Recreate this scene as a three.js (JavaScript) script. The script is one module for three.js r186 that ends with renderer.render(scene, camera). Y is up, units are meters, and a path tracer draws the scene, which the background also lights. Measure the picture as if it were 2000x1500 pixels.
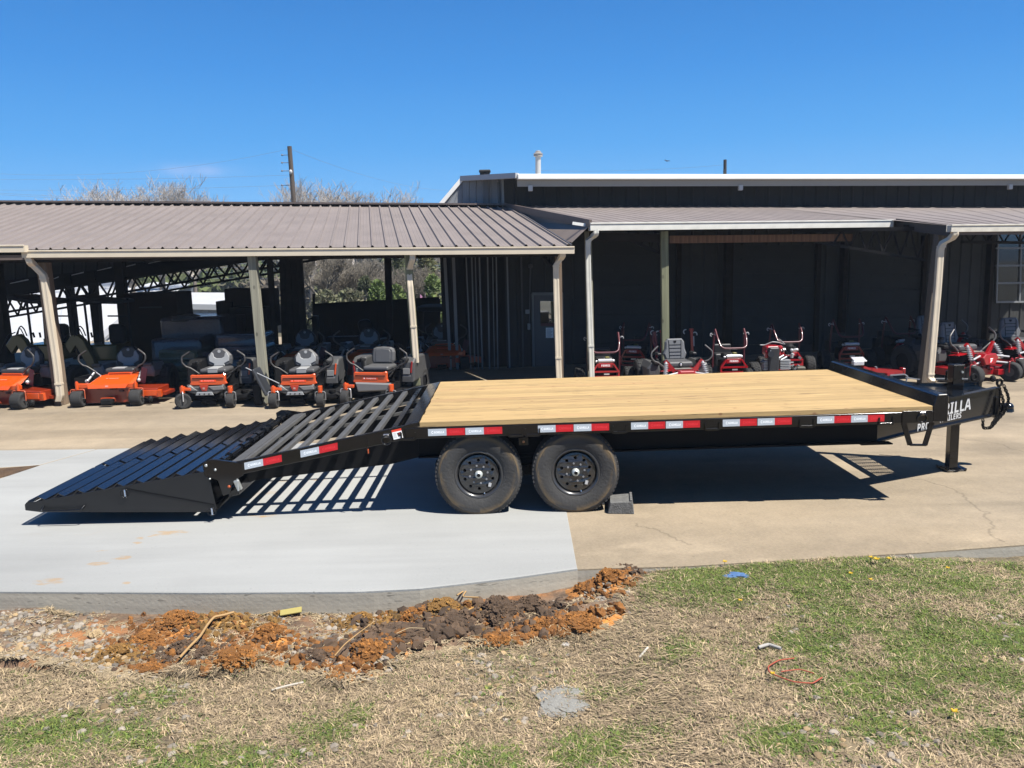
import * as THREE from 'three';
import { mergeGeometries, toCreasedNormals } from 'three/addons/utils/BufferGeometryUtils.js';
import { RoundedBoxGeometry } from 'three/addons/geometries/RoundedBoxGeometry.js';
import { TextGeometry } from 'three/addons/geometries/TextGeometry.js';
import { FontLoader } from 'three/addons/loaders/FontLoader.js';

// ---------------------------------------------------------------- camera, sky, sun, exposure
const scene = new THREE.Scene();
const EYE = 2.325;
const camera = new THREE.PerspectiveCamera(49.8, 4 / 3, 0.05, 3000);
camera.position.set(0, EYE, 0);
camera.rotation.set(-0.1525, 0, -0.0227, 'XYZ');
camera.updateMatrixWorld(true);

const renderer = new THREE.WebGLRenderer({ antialias: true });
renderer.toneMapping = THREE.LinearToneMapping;
renderer.toneMappingExposure = 2.1;
renderer.shadowMap.enabled = true;

const SUN_DIR = new THREE.Vector3(0.47, 1.0, 0.34).normalize();
const sun = new THREE.DirectionalLight(new THREE.Color(1.0, 0.955, 0.88), 5);
sun.position.copy(SUN_DIR).multiplyScalar(60);
sun.castShadow = true;
sun.shadow.mapSize.set(4096, 4096);
Object.assign(sun.shadow.camera, { left: -22, right: 22, top: 25, bottom: -25, near: 1, far: 140 });
scene.add(sun); scene.add(sun.target);

// clear spring sky with one thin cloud, as an equirectangular radiance map
{
  const W = 1024, H = 512, d = new Float32Array(W * H * 4);
  const stops = [[-90, .06, .075, .09], [-4, .13, .22, .34], [0, .165, .365, .630], [4, .112, .318, .610], [7.3, .068, .262, .575], [12, .042, .200, .510], [16.2, .032, .161, .440], [25, .020, .112, .340], [45, .012, .076, .245], [90, .010, .062, .205]];
  const cu = new THREE.Vector3((380 - 1000) / 1615, -(333 - 750) / 1615, -1).applyQuaternion(camera.quaternion).normalize();
  const cAz = Math.atan2(cu.z, cu.x), cEl = Math.asin(cu.y);
  for (let j = 0; j < H; j++) {
    const el = ((j + .5) / H - .5) * 180;
    let k = 0; while (k < stops.length - 2 && el > stops[k + 1][0]) k++;
    const a = stops[k], b = stops[k + 1], t = Math.min(1, Math.max(0, (el - a[0]) / (b[0] - a[0])));
    for (let i = 0; i < W; i++) {
      const az = ((i + .5) / W - .5) * 2 * Math.PI, o = (j * W + i) * 4;
      let r = a[1] + (b[1] - a[1]) * t, g = a[2] + (b[2] - a[2]) * t, bl = a[3] + (b[3] - a[3]) * t;
      const da = (az - cAz) / .034, de = (el * Math.PI / 180 - cEl) / .0042;
      const c = Math.exp(-(da * da + de * de)) * .55 * (0.75 + .25 * Math.sin(az * 160 + el * 3));
      const sk = .74; r *= sk; g *= sk; bl *= sk; r += c * .25; g += c * .12; bl += c * .03;
      d[o] = r; d[o + 1] = g; d[o + 2] = bl; d[o + 3] = 1;
    }
  }
  const t = new THREE.DataTexture(d, W, H, THREE.RGBAFormat, THREE.FloatType);
  t.mapping = THREE.EquirectangularReflectionMapping; t.minFilter = t.magFilter = THREE.LinearFilter; t.wrapS = THREE.RepeatWrapping; t.needsUpdate = true;
  scene.background = t; scene.environment = t;
}
scene.fog = new THREE.FogExp2(new THREE.Color(.62, .74, .9), 0.0007);

// ---------------------------------------------------------------- helpers
let seed = 12345;
const rnd = () => { seed = (seed + 0x6D2B79F5) | 0; let t = Math.imul(seed ^ seed >>> 15, 1 | seed); t = t + Math.imul(t ^ t >>> 7, 61 | t) ^ t; return ((t ^ t >>> 14) >>> 0) / 4294967296; };
const rr = (a, b) => a + (b - a) * rnd();
const V = (x, y, z) => new THREE.Vector3(x, y, z);
const lerp = (a, b, t) => a + (b - a) * t, clamp = (x, a = 0, b = 1) => Math.min(b, Math.max(a, x));
const sstep = (a, b, x) => { const t = clamp((x - a) / (b - a)); return t * t * (3 - 2 * t); };
const LAT = new Float32Array(65536); for (let i = 0; i < 65536; i++) LAT[i] = rnd();
function vn(x, y) {
  const xi = Math.floor(x), yi = Math.floor(y); let u = x - xi, v = y - yi; u = u * u * (3 - 2 * u); v = v * v * (3 - 2 * v);
  const a = xi & 255, b = (xi + 1) & 255, c = (yi & 255) << 8, d = ((yi + 1) & 255) << 8;
  const p = LAT[c + a], q = LAT[c + b], r = LAT[d + a], s = LAT[d + b];
  return p + (q - p) * u + (r + (s - r) * u - p - (q - p) * u) * v;
}
function fbm(x, y, o = 4) { let s = 0, a = .5, n = 0; for (let i = 0; i < o; i++) { s += a * vn(x, y); n += a; a *= .5; x = x * 2.03 + 17.1; y = y * 2.03 + 9.7; } return s / n; }
function vn3(x, y, z) { const zi = Math.floor(z), w = z - zi; return lerp(vn(x + zi * 37.3, y + zi * 11.7), vn(x + (zi + 1) * 37.3, y + (zi + 1) * 11.7), w * w * (3 - 2 * w)); }
function fbm3(x, y, z, o = 4) { let s = 0, a = .5, n = 0; for (let i = 0; i < o; i++) { s += a * vn3(x, y, z); n += a; a *= .5; x = x * 2.07 + 5; y = y * 2.07 + 3; z = z * 2.07 + 7; } return s / n; }

// where a line of sight of the photograph (2000 x 1500) meets a level, or a plane of the place: surveying points of the yard
const ray = (x, y) => V((x - 1000) / 1615, -(y - 750) / 1615, -1).applyQuaternion(camera.quaternion);
const gp = (x, y, h = 0) => { const d = ray(x, y); return d.multiplyScalar((h - EYE) / d.y).add(camera.position); };
const zp = (x, y, z) => { const d = ray(x, y); return d.multiplyScalar(z / d.z).add(camera.position); };

const used = {};
const numbered = n => { const k = used[n] = (used[n] ?? -1) + 1; return k ? n + '_' + String(k).padStart(3, '0') : n; };
function tag(o, label, category, group, kind) { if (label) o.userData.label = label; if (category) o.userData.category = category; if (group) o.userData.group = group; if (kind) o.userData.kind = kind; return o; }
function thing(name, label, category, p = V(0, 0, 0), turn = 0, group) { const o = new THREE.Group(); o.name = numbered(name); o.position.copy(p); o.rotation.y = turn; scene.add(o); return tag(o, label, category, group); }
function copy(src, name, p, turn, label) { const o = src.clone(); o.name = numbered(name); o.position.copy(p); if (turn !== undefined) o.rotation.y = turn; o.userData = { ...src.userData, label }; scene.add(o); return o; }
function sub(name, parent, p, rot) { const o = new THREE.Group(); o.name = name; if (p) o.position.copy(p); if (rot) o.rotation.set(...rot); parent.add(o); return o; }

function fixGeo(g, keepUV) {
  if (g.index) g = g.toNonIndexed();
  if (!g.attributes.normal) g.computeVertexNormals();
  for (const k of Object.keys(g.attributes)) if (!['position', 'normal', 'uv'].includes(k)) g.deleteAttribute(k);
  const P = g.attributes.position, n = P.count;
  if (!keepUV || !g.attributes.uv) {
    const uv = new Float32Array(n * 2), a = V(), b = V(), c = V();
    for (let i = 0; i < n; i += 3) {
      a.fromBufferAttribute(P, i); b.fromBufferAttribute(P, i + 1); c.fromBufferAttribute(P, i + 2);
      const nx = Math.abs((b.y - a.y) * (c.z - a.z) - (b.z - a.z) * (c.y - a.y)), ny = Math.abs((b.z - a.z) * (c.x - a.x) - (b.x - a.x) * (c.z - a.z)), nz = Math.abs((b.x - a.x) * (c.y - a.y) - (b.y - a.y) * (c.x - a.x));
      for (let k = 0; k < 3; k++) {
        const x = P.getX(i + k), y = P.getY(i + k), z = P.getZ(i + k);
        const [u, v] = ny >= nx && ny >= nz ? [x, z] : nx >= nz ? [z, y] : [x, y];
        uv[(i + k) * 2] = u; uv[(i + k) * 2 + 1] = v;
      }
    }
    g.setAttribute('uv', new THREE.BufferAttribute(uv, 2));
  }
  return g;
}
class B {
  constructor() { this.g = []; }
  add(g, m) { if (m) g.applyMatrix4(m); this.g.push(g); return this; }
  bx(x, y, z, w, h, d, rx = 0, ry = 0, rz = 0, r = 0) {
    r = Math.min(r, w * .49, h * .49, d * .49);
    const g = r > 0 ? new RoundedBoxGeometry(w, h, d, 1, r) : new THREE.BoxGeometry(w, h, d);
    return this.add(g, new THREE.Matrix4().compose(V(x, y, z), new THREE.Quaternion().setFromEuler(new THREE.Euler(rx, ry, rz)), V(1, 1, 1)));
  }
  mm(x0, x1, y0, y1, z0, z1, r = 0) { return this.bx((x0 + x1) / 2, (y0 + y1) / 2, (z0 + z1) / 2, Math.abs(x1 - x0), Math.abs(y1 - y0), Math.abs(z1 - z0), 0, 0, 0, r); }
  beam(p, q, w, h, up = V(0, 1, 0), r = 0) {   // box from p to q; w across, h along up
    const f = q.clone().sub(p), L = f.length(); f.normalize(); const s = up.clone().cross(f).normalize(), u = f.clone().cross(s).normalize();
    const g = r ? new RoundedBoxGeometry(w, h, L, 1, Math.min(r, w * .45, h * .45)) : new THREE.BoxGeometry(w, h, L);
    return this.add(g, new THREE.Matrix4().makeBasis(s, u, f).setPosition(p.clone().add(q).multiplyScalar(.5)));
  }
  cyl(p, q, r0, r1 = r0, n = 12, open = false) {
    const f = q.clone().sub(p), L = f.length();
    const g = new THREE.CylinderGeometry(r1, r0, L, n, 1, open);
    return this.add(g, new THREE.Matrix4().compose(p.clone().add(q).multiplyScalar(.5), new THREE.Quaternion().setFromUnitVectors(V(0, 1, 0), f.normalize()), V(1, 1, 1)));
  }
  tube(pts, r, n = 8, seg = 0, closed = false, tension = .25) { return this.add(new THREE.TubeGeometry(new THREE.CatmullRomCurve3(pts, closed, 'catmullrom', tension), seg || pts.length * 6, r, n, closed)); }
  // polygon in x-y, extruded from z0 towards -z by depth
  ext(pts, z0, depth, bevel = 0) {
    const s = new THREE.Shape(pts.map(p => new THREE.Vector2(p[0], p[1])));
    const g = new THREE.ExtrudeGeometry(s, { depth: depth - 2 * bevel, bevelEnabled: bevel > 0, bevelSize: bevel, bevelThickness: bevel, bevelSegments: 1, bevelOffset: -bevel });
    g.translate(0, 0, z0 - depth + bevel); return this.add(g);
  }
  ball(x, y, z, rx, ry = rx, rz = rx, n = 12) { const g = new THREE.SphereGeometry(1, n, Math.max(6, n * .6 | 0)); g.scale(rx, ry, rz); g.translate(x, y, z); return this.add(g); }
  torus(x, y, z, R, r, rx = 0, ry = 0, rz = 0, n = 16, arc = Math.PI * 2) { const g = new THREE.TorusGeometry(R, r, 6, n, arc); return this.add(g, new THREE.Matrix4().compose(V(x, y, z), new THREE.Quaternion().setFromEuler(new THREE.Euler(rx, ry, rz)), V(1, 1, 1))); }
  lathe(pts, n, m) { return this.add(new THREE.LatheGeometry(pts.map(p => new THREE.Vector2(p[0], p[1])), n), m); }
  quad(a, b, c, d) { const g = new THREE.BufferGeometry().setFromPoints([a, b, c, a, c, d]); g.computeVertexNormals(); return this.add(g); }
  geo(keepUV) { const l = this.g.map(g => fixGeo(g, keepUV)); return l.length === 1 ? l[0] : mergeGeometries(l); }
  mesh(name, m, parent, label, keepUV) {
    const o = new THREE.Mesh(this.geo(keepUV), m); o.castShadow = o.receiveShadow = true; o.name = parent ? name : numbered(name); (parent || scene).add(o);
    if (label) o.userData.label = label; return o;
  }
}
B.prototype.each = function (name, m, parent) { for (const g of this.g) { const b = new B(); b.g.push(g); b.mesh(name, m, parent); } };
const nb = () => new B();
const stuff = o => (o.userData.kind = 'stuff', o);
const xAxis = new THREE.Matrix4().makeRotationZ(-Math.PI / 2), zAxis = new THREE.Matrix4().makeRotationX(Math.PI / 2);
const mv = (x, y, z, m = new THREE.Matrix4()) => new THREE.Matrix4().makeTranslation(x, y, z).multiply(m);

// textures
function dataTex(w, h, fn, srgb = true, comps = 4) {
  const d = new Uint8Array(w * h * 4);
  for (let j = 0; j < h; j++) for (let i = 0; i < w; i++) { const c = fn(i / w, j / h, i, j), o = (j * w + i) * 4; for (let k = 0; k < 3; k++) { let v = c.length ? c[k] : c; if (srgb) v = v <= .0031308 ? v * 12.92 : 1.055 * Math.pow(v, 1 / 2.4) - .055; d[o + k] = clamp(v) * 255; } d[o + 3] = 255; }
  const t = new THREE.DataTexture(d, w, h, THREE.RGBAFormat); t.wrapS = t.wrapT = THREE.RepeatWrapping; t.magFilter = THREE.LinearFilter; t.minFilter = THREE.LinearMipmapLinearFilter; t.generateMipmaps = true;
  if (srgb) t.colorSpace = THREE.SRGBColorSpace; t.needsUpdate = true; return t;
}
function rep(t, sx, sy, ox = 0, oy = 0) { const c = t.clone(); c.repeat.set(1 / sx, 1 / sy); c.offset.set(ox, oy); c.needsUpdate = true; return c; }
function canvasTex(w, h, draw) { const c = document.createElement('canvas'); c.width = w; c.height = h; draw(c.getContext('2d'), w, h); const t = new THREE.CanvasTexture(c); t.colorSpace = THREE.SRGBColorSpace; return t; }
const tnoise = (u, v, n, o = 4) => {   // tileable fbm over n cells
  let s = 0, a = .5, t = 0, m = n; for (let k = 0; k < o; k++) { const x = u * m, y = v * m, xi = Math.floor(x), yi = Math.floor(y); let fu = x - xi, fv = y - yi; fu = fu * fu * (3 - 2 * fu); fv = fv * fv * (3 - 2 * fv); const w = q => ((q % m) + m) % m, L = (p, q) => LAT[(((w(q) * 7 + k * 31) & 255) << 8) + ((w(p) * 3 + k * 17) & 255)]; s += a * lerp(lerp(L(xi, yi), L(xi + 1, yi), fu), lerp(L(xi, yi + 1), L(xi + 1, yi + 1), fu), fv); t += a; a *= .5; m *= 2; } return s / t;
};
const grainN = dataTex(512, 512, (u, v) => { const n = tnoise(u, v, 24, 5); return [n, n, n]; }, false);
const smudge = dataTex(512, 512, (u, v) => { const n = tnoise(u, v, 4, 6); return [.0, .25 + .55 * n, 0]; }, false);
const K = .54;   // real-world base colours are kept a little below those first guessed, with the exposure raised to match
const kk = o => o.metalness ? 1 : K;
const mat = (r, g, b, rough = .7, o = {}) => new THREE.MeshStandardMaterial({ color: new THREE.Color().setRGB(r * kk(o), g * kk(o), b * kk(o)), roughness: rough, side: THREE.DoubleSide, ...o });
const matt = (r, g, b, rough = .9, o = {}) => new THREE.MeshPhysicalMaterial({ color: new THREE.Color().setRGB(r * K, g * K, b * K), roughness: rough, specularIntensity: .25, side: THREE.DoubleSide, ...o });
const paint = (r, g, b, rough = .35, o = {}) => new THREE.MeshPhysicalMaterial({ color: new THREE.Color().setRGB(r * K, g * K, b * K), roughness: rough, clearcoat: .7, clearcoatRoughness: .12, side: THREE.DoubleSide, ...o });
// slightly uneven colour: multiplies the base colour with a soft tileable mottling, size in metres
const mott = {};
function mottle(lo, size) { const k = lo + '_' + size; if (!mott[k]) { const t = dataTex(256, 256, (u, v) => { const n = lerp(lo, 1, tnoise(u, v, 5, 6)); return [n, n, n]; }, true); mott[k] = rep(t, size, size); } return mott[k]; }
// ---------------------------------------------------------------- the setting: terrain, yard slabs, lawn
const G2 = (list, h = 0) => list.map(([x, y]) => { const p = gp(x, y, h); return [p.x, p.z]; });
function slab(name, pts, top, thick, m, label, category) {   // pts are [x, z]
  const s = new THREE.Shape(pts.map(p => new THREE.Vector2(p[0], -p[1])));
  const g = new THREE.ExtrudeGeometry(s, { depth: thick, bevelEnabled: true, bevelSize: .008, bevelThickness: .008, bevelOffset: -.008, bevelSegments: 1, curveSegments: 4 });
  g.rotateX(-Math.PI / 2); g.translate(0, top - thick - .008, 0);
  return tag(nb().add(g).mesh(name, m), label, category, null, 'structure');
}
const inPoly = (x, z, P) => { let c = false; for (let i = 0, j = P.length - 1; i < P.length; j = i++) if ((P[i][1] > z) !== (P[j][1] > z) && x < (P[j][0] - P[i][0]) * (z - P[i][1]) / (P[j][1] - P[i][1]) + P[i][0]) c = !c; return c; };

// old tan concrete: blotches, tyre tracks, hairline cracks. One picture covers x -14..14, z -26..-4
const AX = -14, AW = 28, AZ = -26, AH = 22;
const cracks = [[[1750, 930], [1800, 938], [1865, 957], [1885, 975], [1920, 1000], [1930, 1025], [1945, 1045], [1960, 1056]], [[1800, 846], [1880, 856], [1950, 866], [2000, 882]], [[640, 770], [585, 796], [560, 812], [545, 830]], [[1235, 700 + 320], [1300, 1040], [1350, 1062]]].map(l => G2(l));
const crackMap = new Set();
const CW = 2048, CH = 1600;
for (const l of cracks) for (let k = 0; k < l.length - 1; k++) {
  const n = 900; for (let i = 0; i < n; i++) { const t = i / n, x = lerp(l[k][0], l[k + 1][0], t), z = lerp(l[k][1], l[k + 1][1], t); const jx = (fbm(x * 9, z * 9 + 40, 3) - .5) * .16, jz = (fbm(x * 9 + 90, z * 9, 3) - .5) * .16; crackMap.add(Math.floor((x + jx - AX) / AW * CW) + Math.floor((z + jz - AZ) / AH * CH) * CW); }
}
const apronTex = dataTex(CW, CH, (u, v, i, j) => {
  const x = AX + u * AW, z = AZ + v * AH;
  let b = .82 + .3 * (fbm(x * .5 + 3, z * 1.1, 5) - .5) + .22 * (fbm(x * .35, z * 3.2 + 50, 4) - .5) + .16 * (fbm(x * 7, z * 7, 3) - .5) + .14 * (rndAt(i, j) - .5);
  const st = sstep(.62, .8, fbm(x * .7 + 20, z * .9 + 7, 5)); b *= 1 - .22 * st;
  const tracks = sstep(.55, .75, fbm(x * .12 + 9, z * 2.4 + 31, 4)); b *= 1 - .13 * tracks; const pale = sstep(.60, .74, fbm(x * .5 + 71, z * 1.7 + 13, 4)); b *= 1 + .10 * pale; if (z > -6.75 && x > .5) b *= 1 + .25 * sstep(.5, .7, fbm(x * 1.6, z * 4 + 8, 4)) * sstep(-6.75, -6.2, z);
  const warm = fbm(x * .45 + 60, z * .8 + 60, 4);
  if (crackMap.has(i + j * CW)) b *= .70;
  if (rndAt(i + 7, j + 3) > .9992) b *= .6;
  b *= .64; return [b * (.405 + .035 * warm), b * (.335 + .012 * warm), b * (.242 - .012 * warm)];
});
function rndAt(i, j) { return LAT[((i * 73 + j * 151) & 255) + (((i * 29 + j * 211 + (i >> 3)) & 255) << 8)]; }
apronTex.repeat.set(1 / AW, 1 / AH); apronTex.offset.set(-AX / AW, -AZ / AH);
const fineBump = rep(grainN, .35, .35);
const apronM = new THREE.MeshStandardMaterial({ map: apronTex, roughness: .92, bumpMap: fineBump, bumpScale: .0022 });
const SMEAR = [[335, 1041, 34, 6], [300, 1047, 12, 3], [195, 1101, 24, 6], [268, 1061, 9, 3], [95, 1137, 34, 7], [242, 1140, 13, 3], [236, 1090, 20, 6], [200, 1076, 14, 3], [275, 1052, 10, 3]].map(([x, y, rx, ry]) => { const c = gp(x, y), e = gp(x + rx, y), f = gp(x, y - ry); return [c.x, c.z, Math.abs(e.x - c.x), Math.abs(f.z - c.z)]; });
const slabTex = dataTex(1536, 1024, (u, v, i, j) => {      // x -9..1, z -11..-5.4
  const x = -9 + u * 10, z = -11 + v * 5.6;
  let b = .93 + .30 * (fbm(x * .7, z * .9 + 9, 5) - .5) + .20 * (fbm(x * .5 + z * .35 + 11, z * 4.2, 4) - .5) + .05 * (rndAt(i, j) - .5);
  const d1 = sstep(.66, .76, fbm(x * 2.6 + 4, z * 5 + 2, 4)) * sstep(.58, .72, fbm(x * .55 + 31, z * .55 + 3, 3));
  if (rndAt(i + 3, j) > .9994) b *= .5;
  let d2 = 0; for (const [cx, cz, rx, rz] of SMEAR) { const d = ((x - cx) / rx) ** 2 + ((z - cz) / rz) ** 2; if (d < 1.6) d2 = Math.max(d2, sstep(.42, .72, fbm(x * 17, z * 34, 4) * (1.35 - .6 * d)) * .8); }
  const sweep = fbm(x * .9 + z * .5, z * 26, 3); b *= 1 + .05 * (sweep - .5);
  const d1b = Math.max(d1, d2 * .85); b *= .53; return [b * lerp(.505, .58, d1b), b * lerp(.512, .39, d1b), b * lerp(.495, .2, d1b)];
});
slabTex.repeat.set(1 / 10, 1 / 5.6); slabTex.offset.set(.9, 11 / 5.6);
const slabM = new THREE.MeshStandardMaterial({ map: slabTex, roughness: .85, bumpMap: fineBump, bumpScale: .0012 });
const edgeTex = dataTex(1024, 128, (u, v) => { const x = u * 6, y = v; let b = .92 + .26 * (fbm(x * 3, y * 5, 5) - .5) + .22 * (fbm(x * 1.2, y * 16, 4) - .5); if (fbm(x * 11 + 9, y * 12, 3) > .78) b *= .6; return [b * .31, b * .288, b * .24]; });
const edgeM = new THREE.MeshStandardMaterial({ map: rep(edgeTex, 6, .18), roughness: .95, bumpMap: rep(grainN, .5, .5), bumpScale: .0016 });

const EDGE = [[-18, -5.9], ...G2([[-300, 1153], [0, 1155], [400, 1157], [700, 1155], [820, 1149], [900, 1140], [1000, 1128], [1128, 1110]])];
const corner = EDGE[EDGE.length - 1];
const oldEdge = G2([[1180, 1108], [1340, 1104], [1600, 1088], [1800, 1077], [2000, 1062]]);
const oe = oldEdge[oldEdge.length - 1];
slab('concrete_apron', [corner, ...oldEdge, [oe[0] + 10, oe[1] - 1.9], [22, -26], [-26, -26], [-26, -7.2], [-.2, -7.2], [-.2, -6.2]], 0, .16, apronM, 'old tan concrete yard with cracks and stains around the sheds', 'pavement');
const nsA = gp(-80, 962), nsB = gp(83, 908), nsC = gp(190, 878);
slab('concrete_pad', [...EDGE, G2([[1118, 1056]])[0], G2([[1108, 1004]])[0], [.5, -10.45], G2([[520, 868]])[0], [nsC.x, nsC.z], [nsB.x, nsB.z], [nsA.x, nsA.z], [-18, -8.2]], .005, .165, slabM, 'freshly poured pale grey concrete pad under the trailer ramp', 'pavement');
slab('concrete_pad', [[nsC.x - .02, nsC.z - .01], [nsB.x - .03, nsB.z - .01], ...G2([[55, 910], [0, 913], [-80, 915]]), ...G2([[-80, 882], [0, 880]])], .005, .1, slabM, 'smaller far piece of pale concrete pad beside a patch of bare soil', 'pavement');
// rough faces of the slab edges, a few mm proud of the cast sides
{
  const strip = (pts, y0, y1, m, name, label) => { const b = nb(); for (let k = 0; k < pts.length - 1; k++) { const n = 8; for (let i = 0; i < n; i++) { const f = t => [lerp(pts[k][0], pts[k + 1][0], t), lerp(pts[k][1], pts[k + 1][1], t) + .004 + .012 * fbm(lerp(pts[k][0], pts[k + 1][0], t) * 9, 3, 3)]; const a = f(i / n), c = f((i + 1) / n); b.quad(V(a[0], y0, a[1] + .006), V(c[0], y0, c[1] + .006), V(c[0], y1, c[1]), V(a[0], y1, a[1])); } } return tag(b.mesh(name, m), label, 'kerb', null, 'structure'); };
  strip(EDGE, -.2, -.012, edgeM, 'slab_edge', 'rough grey cast edge of the new concrete pad above the soil');
  strip([corner, ...oldEdge, [oe[0] + 6, oe[1] - 1.1]], -.2, -.014, edgeM, 'slab_edge', 'weathered edge of the old tan concrete along the grass');
}
tag(nb().mm(-6.5, -1.9, -.19, -.148, -5.70, -5.78, .004).mesh('slab_footing', mat(.62, .61, .56, .9, { map: mottle(.6, .4) })), 'pale strip of concrete showing at the foot of the new pad edge', 'kerb', null, 'structure');
tag(nb().add((() => { const s = new THREE.Shape(G2([[-90, 958], [30, 926], [78, 909], [0, 915], [-90, 918]]).map(p => new THREE.Vector2(p[0], -p[1]))); const g = new THREE.ShapeGeometry(s); g.rotateX(-Math.PI / 2); g.translate(0, .004, 0); return g; })()).mesh('soil_patch', mat(.2, .115, .055, 1, { map: mottle(.35, .5), bumpMap: fineBump, bumpScale: .02 })), 'small bare soil patch between the two new concrete pads', 'soil', null, 'structure');

// terrain: level under the yard, falling away behind the shed, rising again to far hills
{
  const nx = 90, nz = 110, pos = [], idx = [];
  const hx = i => { const t = i / nx * 2 - 1; return Math.sign(t) * (Math.abs(t) ** 2.2) * 900; }, hz = j => 60 - (j / nz) ** 2.4 * 1500;
  for (let j = 0; j <= nz; j++) for (let i = 0; i <= nx; i++) {
    const x = hx(i), z = hz(j); let h = -.45;
    h -= sstep(-24, -44, z) * 3.4; h += sstep(-60, -420, z) * 5.4; h += sstep(-300, -900, z) * 4 + (fbm(x * .004 + 8, z * .004, 3) - .5) * 7 * sstep(-90, -500, z);
    pos.push(x, h, z);
  }
  for (let j = 0; j < nz; j++) for (let i = 0; i < nx; i++) { const a = j * (nx + 1) + i, b = a + 1, c = a + nx + 1, d = c + 1; idx.push(a, b, d, a, d, c); }
  const g = new THREE.BufferGeometry(); g.setAttribute('position', new THREE.Float32BufferAttribute(pos, 3)); g.setIndex(idx); g.computeVertexNormals();
  tag(nb().add(g).mesh('terrain', mat(.17, .15, .085, 1, { map: mottle(.4, 9) })), 'rough grassy land behind the sheds running out to far hills', 'ground', null, 'structure');
}

// lawn: height, bare soil and green patches
const SOIL = G2([[-500, 1185], [0, 1190], [700, 1185], [900, 1160], [1125, 1120], [1150, 1112], [1250, 1112], [1268, 1130], [1235, 1170], [1215, 1205], [1150, 1232], [1010, 1252], [905, 1244], [800, 1262], [745, 1300], [690, 1322], [600, 1300], [520, 1292], [420, 1315], [300, 1308], [150, 1302], [0, 1288], [-500, 1285]], -.12);
const CLODS = [[350, 1207, 72, 0], [440, 1203, 66, 1], [283, 1240, 54, 0], [232, 1262, 52, 1], [525, 1238, 62, 0], [462, 1292, 92, 0], [290, 1296, 44, 0], [725, 1272, 100, 0], [665, 1306, 80, 0], [800, 1195, 52, 0], [705, 1200, 46, 1], [862, 1187, 78, 1], [1062, 1222, 78, 0], [1130, 1218, 92, 0], [970, 1242, 70, 0], [1188, 1148, 68, 0], [1140, 1150, 38, 0], [972, 1198, 92, 2], [1035, 1177, 60, 2], [890, 1214, 96, 2], [770, 1238, 110, 2], [355, 1262, 48, 2], [400, 1280, 38, 2], [1222, 1128, 62, 2], [625, 1268, 50, 2]].map(([x, y, w, t]) => { const c = gp(x, y, -.1); return [c.x, c.z, w / 1615 * -c.z / 2, t]; });
const CLAY = [[.40, .165, .038], [.36, .195, .05], [.17, .108, .066]];
const GREEN = [[1440, 1165, 130, 28, 1.2], [1600, 1165, 150, 32, 1.15], [1400, 1105, 60, 12, .8], [1700, 1115, 160, 16, .6], [1900, 1180, 150, 66, 1], [1760, 1240, 130, 56, 1.2], [1900, 1265, 120, 46, 1.1], [1620, 1300, 130, 30, 1.1], [1780, 1330, 150, 44, 1.15], [1960, 1330, 90, 54, 1.1], [1780, 1185, 150, 40, 1.1], [1930, 1120, 100, 18, .5], [1720, 1375, 100, 34, .9], [1850, 1400, 80, 30, .6], [1530, 1315, 60, 30, .5], [70, 1425, 100, 26, .62], [190, 1440, 70, 26, .5], [60, 1480, 110, 26, .6], [300, 1350, 50, 16, .3], [420, 1470, 120, 26, .4], [640, 1420, 50, 18, .6], [980, 1470, 90, 22, .6], [1160, 1455, 70, 26, .8], [1250, 1440, 60, 24, .7], [1530, 1480, 60, 22, .9], [1720, 1450, 60, 22, .5], [1950, 1480, 60, 22, .8], [1330, 1300, 50, 20, .5], [1210, 1345, 60, 14, .45], [690, 1385, 30, 16, .5], [300, 1495, 120, 18, .5]].map(([x, y, rx, ry, a]) => { const c = gp(x, y, -.12), e = gp(x + rx, y, -.12), f = gp(x, y - ry, -.12); return [c.x, c.z, Math.abs(e.x - c.x), Math.abs(f.z - c.z), a]; });
const greenAt = (x, z) => { let g = 0; for (const [cx, cz, rx, rz, a] of GREEN) { const ux = (x - cx) / rx, uz = (z - cz) / rz, d = ux * ux + uz * uz; if (d < 4) g = Math.max(g, a * Math.exp(-d * .7)); } if (g < .02) return 0; return clamp(g * 1.5 * sstep(.24, .58, fbm(x * 3.4 + 40, z * 3.4, 4)) + g * .2); };
const soilAt = (x, z) => { if (z > -4.0 || x > 2) return 0; const jx = (fbm(x * 3, z * 3, 3) - .5) * .35, jz = (fbm(x * 3 + 70, z * 3, 3) - .5) * .35; return inPoly(x + jx, z + jz, SOIL) ? 1 : 0; };
const lawnH = (x, z) => {
  let h = -.155 + .138 * sstep(.35, 1.15, x) - .075 * sstep(2.5, 4.2, x);
  h += (fbm(x * .9 + 12, z * .9, 3) - .5) * .035 + (fbm(x * 5, z * 5, 3) - .5) * .02;
  if (z < -4 && x < 2 && inPoly(x, z, SOIL)) h += Math.max(0, fbm(x * 2.2 + 5, z * 2.2 + 5, 4) - .4) * .16;
  if (z < -4 && x < 1.8) for (const [cx, cz, r] of CLODS) { const d = ((x - cx) / (r * 1.5)) ** 2 + ((z - cz) / (r * 1.25)) ** 2; if (d < 1) h += r * .42 * (1 - d) * (.5 + fbm(x * 14, z * 14, 3)); }
  if (z < -5.55 && x > .3) h = Math.min(h, -.012);
  return h - .004;
};
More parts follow.
